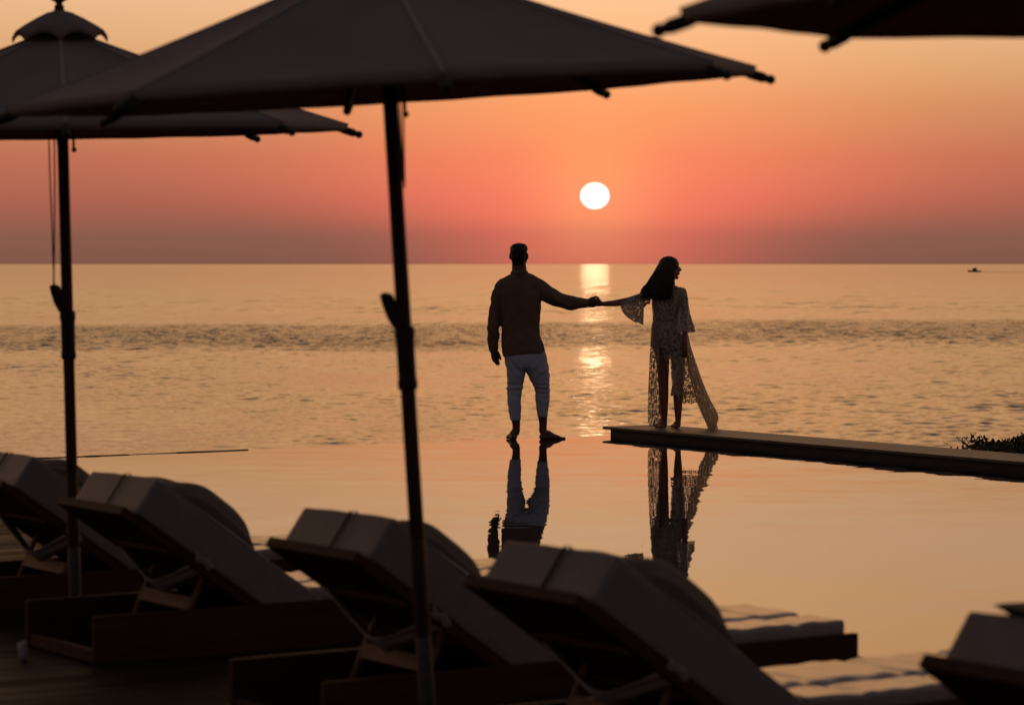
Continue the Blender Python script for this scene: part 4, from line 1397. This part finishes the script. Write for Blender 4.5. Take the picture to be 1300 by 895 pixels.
for i in range(46):
    u = random.random()
    x0, y0 = 832 + 22 * u, 346 + random.uniform(-4, 8)
    x1 = 811.5 + 42 * u + random.uniform(-2, 2)
    y1 = 373 + 7 * math.sin(u * 2.6) + random.uniform(-2, 6)
    pts = []
    ph_ = random.random() * 6.28
    for k in range(7):
        t_ = k / 6
        wv_ = (0.9 + 0.6 * u) * math.sin(t_ * 7 + ph_) * t_
        pts.append(pw(x0 + (x1 - x0) * t_ + wv_, y0 + (y1 - y0) * t_, -0.10 - 0.03 * math.sin(PI * t_) + random.uniform(-0.004, 0.004)))
    hs.tube(pts, [0.006, 0.006, 0.006, 0.0055, 0.0045, 0.0035, 0.002], 6)
for i in range(14):      # fly-aways along the windward outline
    t0_ = random.uniform(0.1, 0.8)
    x0, y0 = 838 - 24 * t0_, 331 + 37 * t0_
    pts = [pw(x0 + 4, y0, -0.05), pw(x0 - 0.6, y0 + 5 + random.uniform(0, 3), -0.06), pw(x0 - 5.5 + random.uniform(-1.5, 1), y0 + 13 + random.uniform(0, 4), -0.07)]
    hs.tube(pts, [0.005, 0.004, 0.0015], 5)
hs.build('hair_strands', M['hair_w'], wom, origin=wom_o)
# briefs under the robe
br = MB()
br.rings([ell_ring(l, r_, py, YW, d_, 26, 2.1) for l, r_, py, d_ in ((828.2, 865.5, 427, 0.097), (827.2, 868, 435, 0.105), (828, 869, 442, 0.106), (834, 864.5, 449, 0.088))])
br.build('briefs', M['bikini'], wom, origin=wom_o)

# robe bodice: closed to the hips, then open panels
def wavy(ring, amp, k, ph=0.0):
    c = np.mean(ring, axis=0)
    out = []
    for i, p in enumerate(ring):
        out.append(c + (p - c) * (1 + amp * math.sin(k * 2 * PI * i / len(ring) + ph)))
    return out
rb = MB()
RBR = ((844, 857.5, 362.5, 0.058), (834.5, 866.5, 366.5, 0.078), (828.6, 870, 372, 0.088), (827, 868, 380, 0.094), (827.6, 864.5, 390, 0.097), (828.3, 861.5, 400, 0.092), (828.2, 860.2, 408, 0.088), (827.8, 861.8, 416, 0.092), (827.2, 865, 425, 0.104), (826.4, 868.5, 433, 0.112), (826.2, 869.6, 441, 0.116))
rg_ = [wavy(ell_ring(l, r_, py, YW, d_, 48, 2.1), 0.012 + 0.02 * (i > 6), 7, i * 0.3) for i, (l, r_, py, d_) in enumerate(RBR)]
rb.rings(rg_, caps=False)
rb.build('robe', M['lace'], wom, origin=wom_o)
# trims: two pale edges that run from the shoulders to the waist, and a waist band
for pts in (((836, 374), (841, 386), (846, 396), (850.5, 404.5)), ((856.5, 369), (856.0, 380), (855.2, 392), (854.0, 402)), ((833.5, 396), (838, 402), (842, 407))):
    tm = MB()
    pp = [pw(x, y, -0.101) for x, y in pts]
    tm.tube(pp, [(0.0038, 0.002)] * len(pp), 8)
    tm.build('robe_trim', M['trim'], wom, origin=wom_o)
tm = MB()
tm.tube([pw(857, 427, -0.122), pw(860, 436, -0.128), pw(863, 446, -0.128)], [(0.005, 0.003)] * 3, 8)
tm.build('robe_trim', M['trim'], wom, origin=wom_o)
bt = MB()
bt.rings([ell_ring(828.0, 860.6, 409.0, YW, 0.092, 40, 2.1), ell_ring(827.8, 860.8, 411.5, YW, 0.094, 40, 2.1), ell_ring(827.9, 861.2, 413.5, YW, 0.094, 40, 2.1)], caps=False)
bt.build('waist_band', M['lace_close'], wom, origin=wom_o)

def hang_ring(top, bot, dep, dy=0.0, n=44, fold=0.0, k=9, ph=0.0, sag=0.0, bulge=0.0):
    """sleeve ring given by the top and bottom points of its outline"""
    a, b = pw(*top, dy), pw(*bot, dy)
    c, h = (a + b) / 2, (a - b) / 2
    out = []
    for i in range(n):
        t = 2 * PI * i / n
        low = (1 - math.cos(t)) / 2
        f = 1 + fold * low * math.sin(k * t + ph)
        out.append(c + h * math.cos(t) * (1 + 0.25 * fold * low * math.sin(k * t + ph)) + np.array([0, dep * math.sin(t) * f, 0]) + (b - a) / np.linalg.norm(b - a) * sag * low * math.sin(k * t + ph + 1) + np.array([-0.72, 0, -0.70]) * bulge * math.sin(t) ** 2)
    return out
sl_ = MB()
sl_.rings([hang_ring((829, 366.5), (825, 386), 0.055), hang_ring((822, 369.5), (821.5, 386.5), 0.056, -0.01, fold=0.03), hang_ring((812, 372.6), (817.6, 391), 0.070, -0.02, fold=0.08),
           hang_ring((804, 375.2), (817.3, 398), 0.085, -0.03, fold=0.12), hang_ring((795, 378.6), (816.9, 405), 0.10, -0.05, fold=0.16, bulge=0.025), hang_ring((786, 382.4), (816.3, 411.4), 0.115, -0.07, fold=0.18, sag=0.012, bulge=0.055)], caps=False)
sl_.build('sleeve', M['lace'], wom, origin=wom_o)
def hring(l, r_, py, dep, dy, fold, k=8, ph=0.0, slant=0.0):
    ring = ell_ring(l, r_, py, YW + dy, dep, 48)
    c = np.mean(ring, axis=0)
    out = []
    for i, p in enumerate(ring):
        f = 1 + fold * math.sin(k * 2 * PI * i / 48 + ph)
        q = c + (p - c) * f
        q[2] += slant * (p[0] - c[0]) + fold * 0.02 * math.sin(k * 2 * PI * i / 48 + ph)
        out.append(q)
    return out
sr = MB()
sr.rings([hring(860.5, 864.5, 364.6, 0.020, 0, 0.0), hring(859.8, 868.8, 365.6, 0.042, 0, 0.0), hring(859.4, 871.4, 368.2, 0.052, 0, 0.0), hring(859.6, 873.4, 378, 0.058, 0, 0.02), hring(859.5, 874.6, 390, 0.062, -0.01, 0.04), hring(857.6, 875.8, 398, 0.072, -0.02, 0.07),
          hring(855, 878, 407, 0.085, -0.04, 0.10), hring(853, 880.2, 415, 0.095, -0.06, 0.13), hring(851.6, 881.4, 422.5, 0.105, -0.08, 0.15, slant=0.05)], caps=False)
sr.build('sleeve', M['lace'], wom, origin=wom_o)

def panel(rows, name, mat, fold=0.02, k=3.0, nu=26, bulge=0.05):
    """hanging cloth: rows of (left px, right px, py, depth offset left, depth offset right)"""
    mb = MB()
    # interpolate rows for a smooth fall
    rows = np.array(rows, float)
    t = np.linspace(0, 1, len(rows))
    tt = np.linspace(0, 1, 40)
    rr_ = np.stack([np.interp(tt, t, rows[:, j]) for j in range(rows.shape[1])], -1)
    for _ in range(2):
        rr_[1:-1] = (rr_[:-2] + 2 * rr_[1:-1] + rr_[2:]) / 4
    outer = []
    for i, (l, r_, py, d0, d1) in enumerate(rr_):
        row = []
        for j in range(nu + 1):
            u = j / nu
            dy = d0 + (d1 - d0) * u - bulge * math.sin(PI * u) + fold * (0.3 + 0.7 * tt[i]) * math.sin(k * 2 * PI * u + 1.6 * tt[i])
            row.append(pw(l + (r_ - l) * u, py + 0.9 * math.sin(k * 2 * PI * u) * tt[i], dy))
        outer.append(row)
    mb.rings(outer, close=False, caps=False)
    return mb.build(name, mat, wom, origin=wom_o)
panel(((827.2, 837, 412, -0.06, -0.105), (826.0, 838.0, 430, -0.07, -0.13), (824.9, 837.5, 450, -0.08, -0.13), (823.8, 837, 475, -0.08, -0.11), (822.8, 837.5, 500, -0.07, -0.10), (822.0, 839, 522, -0.06, -0.08), (822.6, 841.5, 535, -0.05, -0.07), (825.5, 843, 541.5, -0.04, -0.06)), 'skirt_panel', M['lace_open'], 0.020, 2.5, bulge=0.03)
panel(((843, 862, 412, -0.10, -0.095), (845.5, 867.0, 425, -0.12, -0.10), (848.5, 870.4, 440, -0.13, -0.09), (851.0, 870.4, 460, -0.11, -0.06), (852.2, 869.4, 478, -0.085, -0.04), (853.0, 868.6, 490, -0.07, -0.03), (851.2, 868.8, 502, -0.08, -0.02)), 'skirt_panel', M['lace'], 0.012, 2.5, bulge=0.03)
panel(((835, 849, 414, -0.11, -0.115), (837.5, 850.5, 430, -0.13, -0.13), (840.5, 850.5, 446, -0.115, -0.12), (845.0, 849.8, 462, -0.08, -0.08), (847.0, 849.4, 476, -0.05, -0.05)), 'skirt_panel', M['lace'], 0.008, 1.5, bulge=0.01)
panel(((862, 872.5, 438, 0.08, 0.05), (863, 875, 465, 0.10, 0.06), (864, 880.5, 490, 0.12, 0.08), (865, 885, 512, 0.13, 0.09)), 'skirt_panel', M['lace_open'], 0.015, 2.0, bulge=-0.02)
panel(((866.5, 872.5, 420, -0.06, 0.03), (869.4, 877.5, 442, -0.06, 0.03), (872.5, 885.0, 464, -0.06, 0.04), (877.6, 893.0, 487, -0.07, 0.05), (883.8, 901.8, 508, -0.08, 0.05), (889.5, 910.5, 523, -0.08, 0.04), (893.5, 912.8, 531, -0.08, 0.03), (896.5, 910.0, 538, -0.07, 0.01), (899.0, 911.5, 545.0, -0.06, 0.0)), 'train', M['lace_close'], 0.034, 3.5, bulge=0.03)
tm = MB()
tm.tube([pw(861, 462, -0.13), pw(857.5, 476, -0.13), pw(855, 488, -0.13), pw(853, 502, -0.12)], [(0.006, 0.003), (0.009, 0.003), (0.011, 0.003), (0.013, 0.004)], 8)
tm.build('sash', M['trim'], wom, origin=wom_o)
tm = MB()
tm.tube([pw(856, 487, -0.13), pw(859, 497, -0.125), pw(862.5, 507, -0.12)], [(0.005, 0.003), (0.006, 0.003), (0.007, 0.003)], 8)
tm.build('sash', M['trim'], wom, origin=wom_o)

# ------------------------------------------------------------------ camera object and render settings
cd = bpy.data.cameras.new('camera')
cam = bpy.data.objects.new('camera', cd)
col.objects.link(cam)
cam.location = (0, 0, CAM_Z)
cam.rotation_euler = (PI / 2 - PITCH, 0, 0)
cd.sensor_fit = 'HORIZONTAL'
cd.sensor_width = 36.0
cd.lens = 36.0 * F / 1300.0
cd.clip_start = 0.1
cd.clip_end = 100000
cd.dof.use_dof = True
cd.dof.focus_distance = 28.0
cd.dof.aperture_fstop = 4.3
cd.dof.aperture_blades = 9
scene.camera = cam

scene.render.engine = 'CYCLES'
scene.cycles.use_denoising = True
scene.cycles.max_bounces = 8
scene.cycles.transparent_max_bounces = 16
scene.cycles.sample_clamp_indirect = 4.0
scene.view_settings.view_transform = 'Standard'
scene.view_settings.look = 'None'
scene.view_settings.exposure = 0.0
scene.view_settings.gamma = 1.0
scene.view_settings.use_curve_mapping = False
bpy.context.view_layer.update()
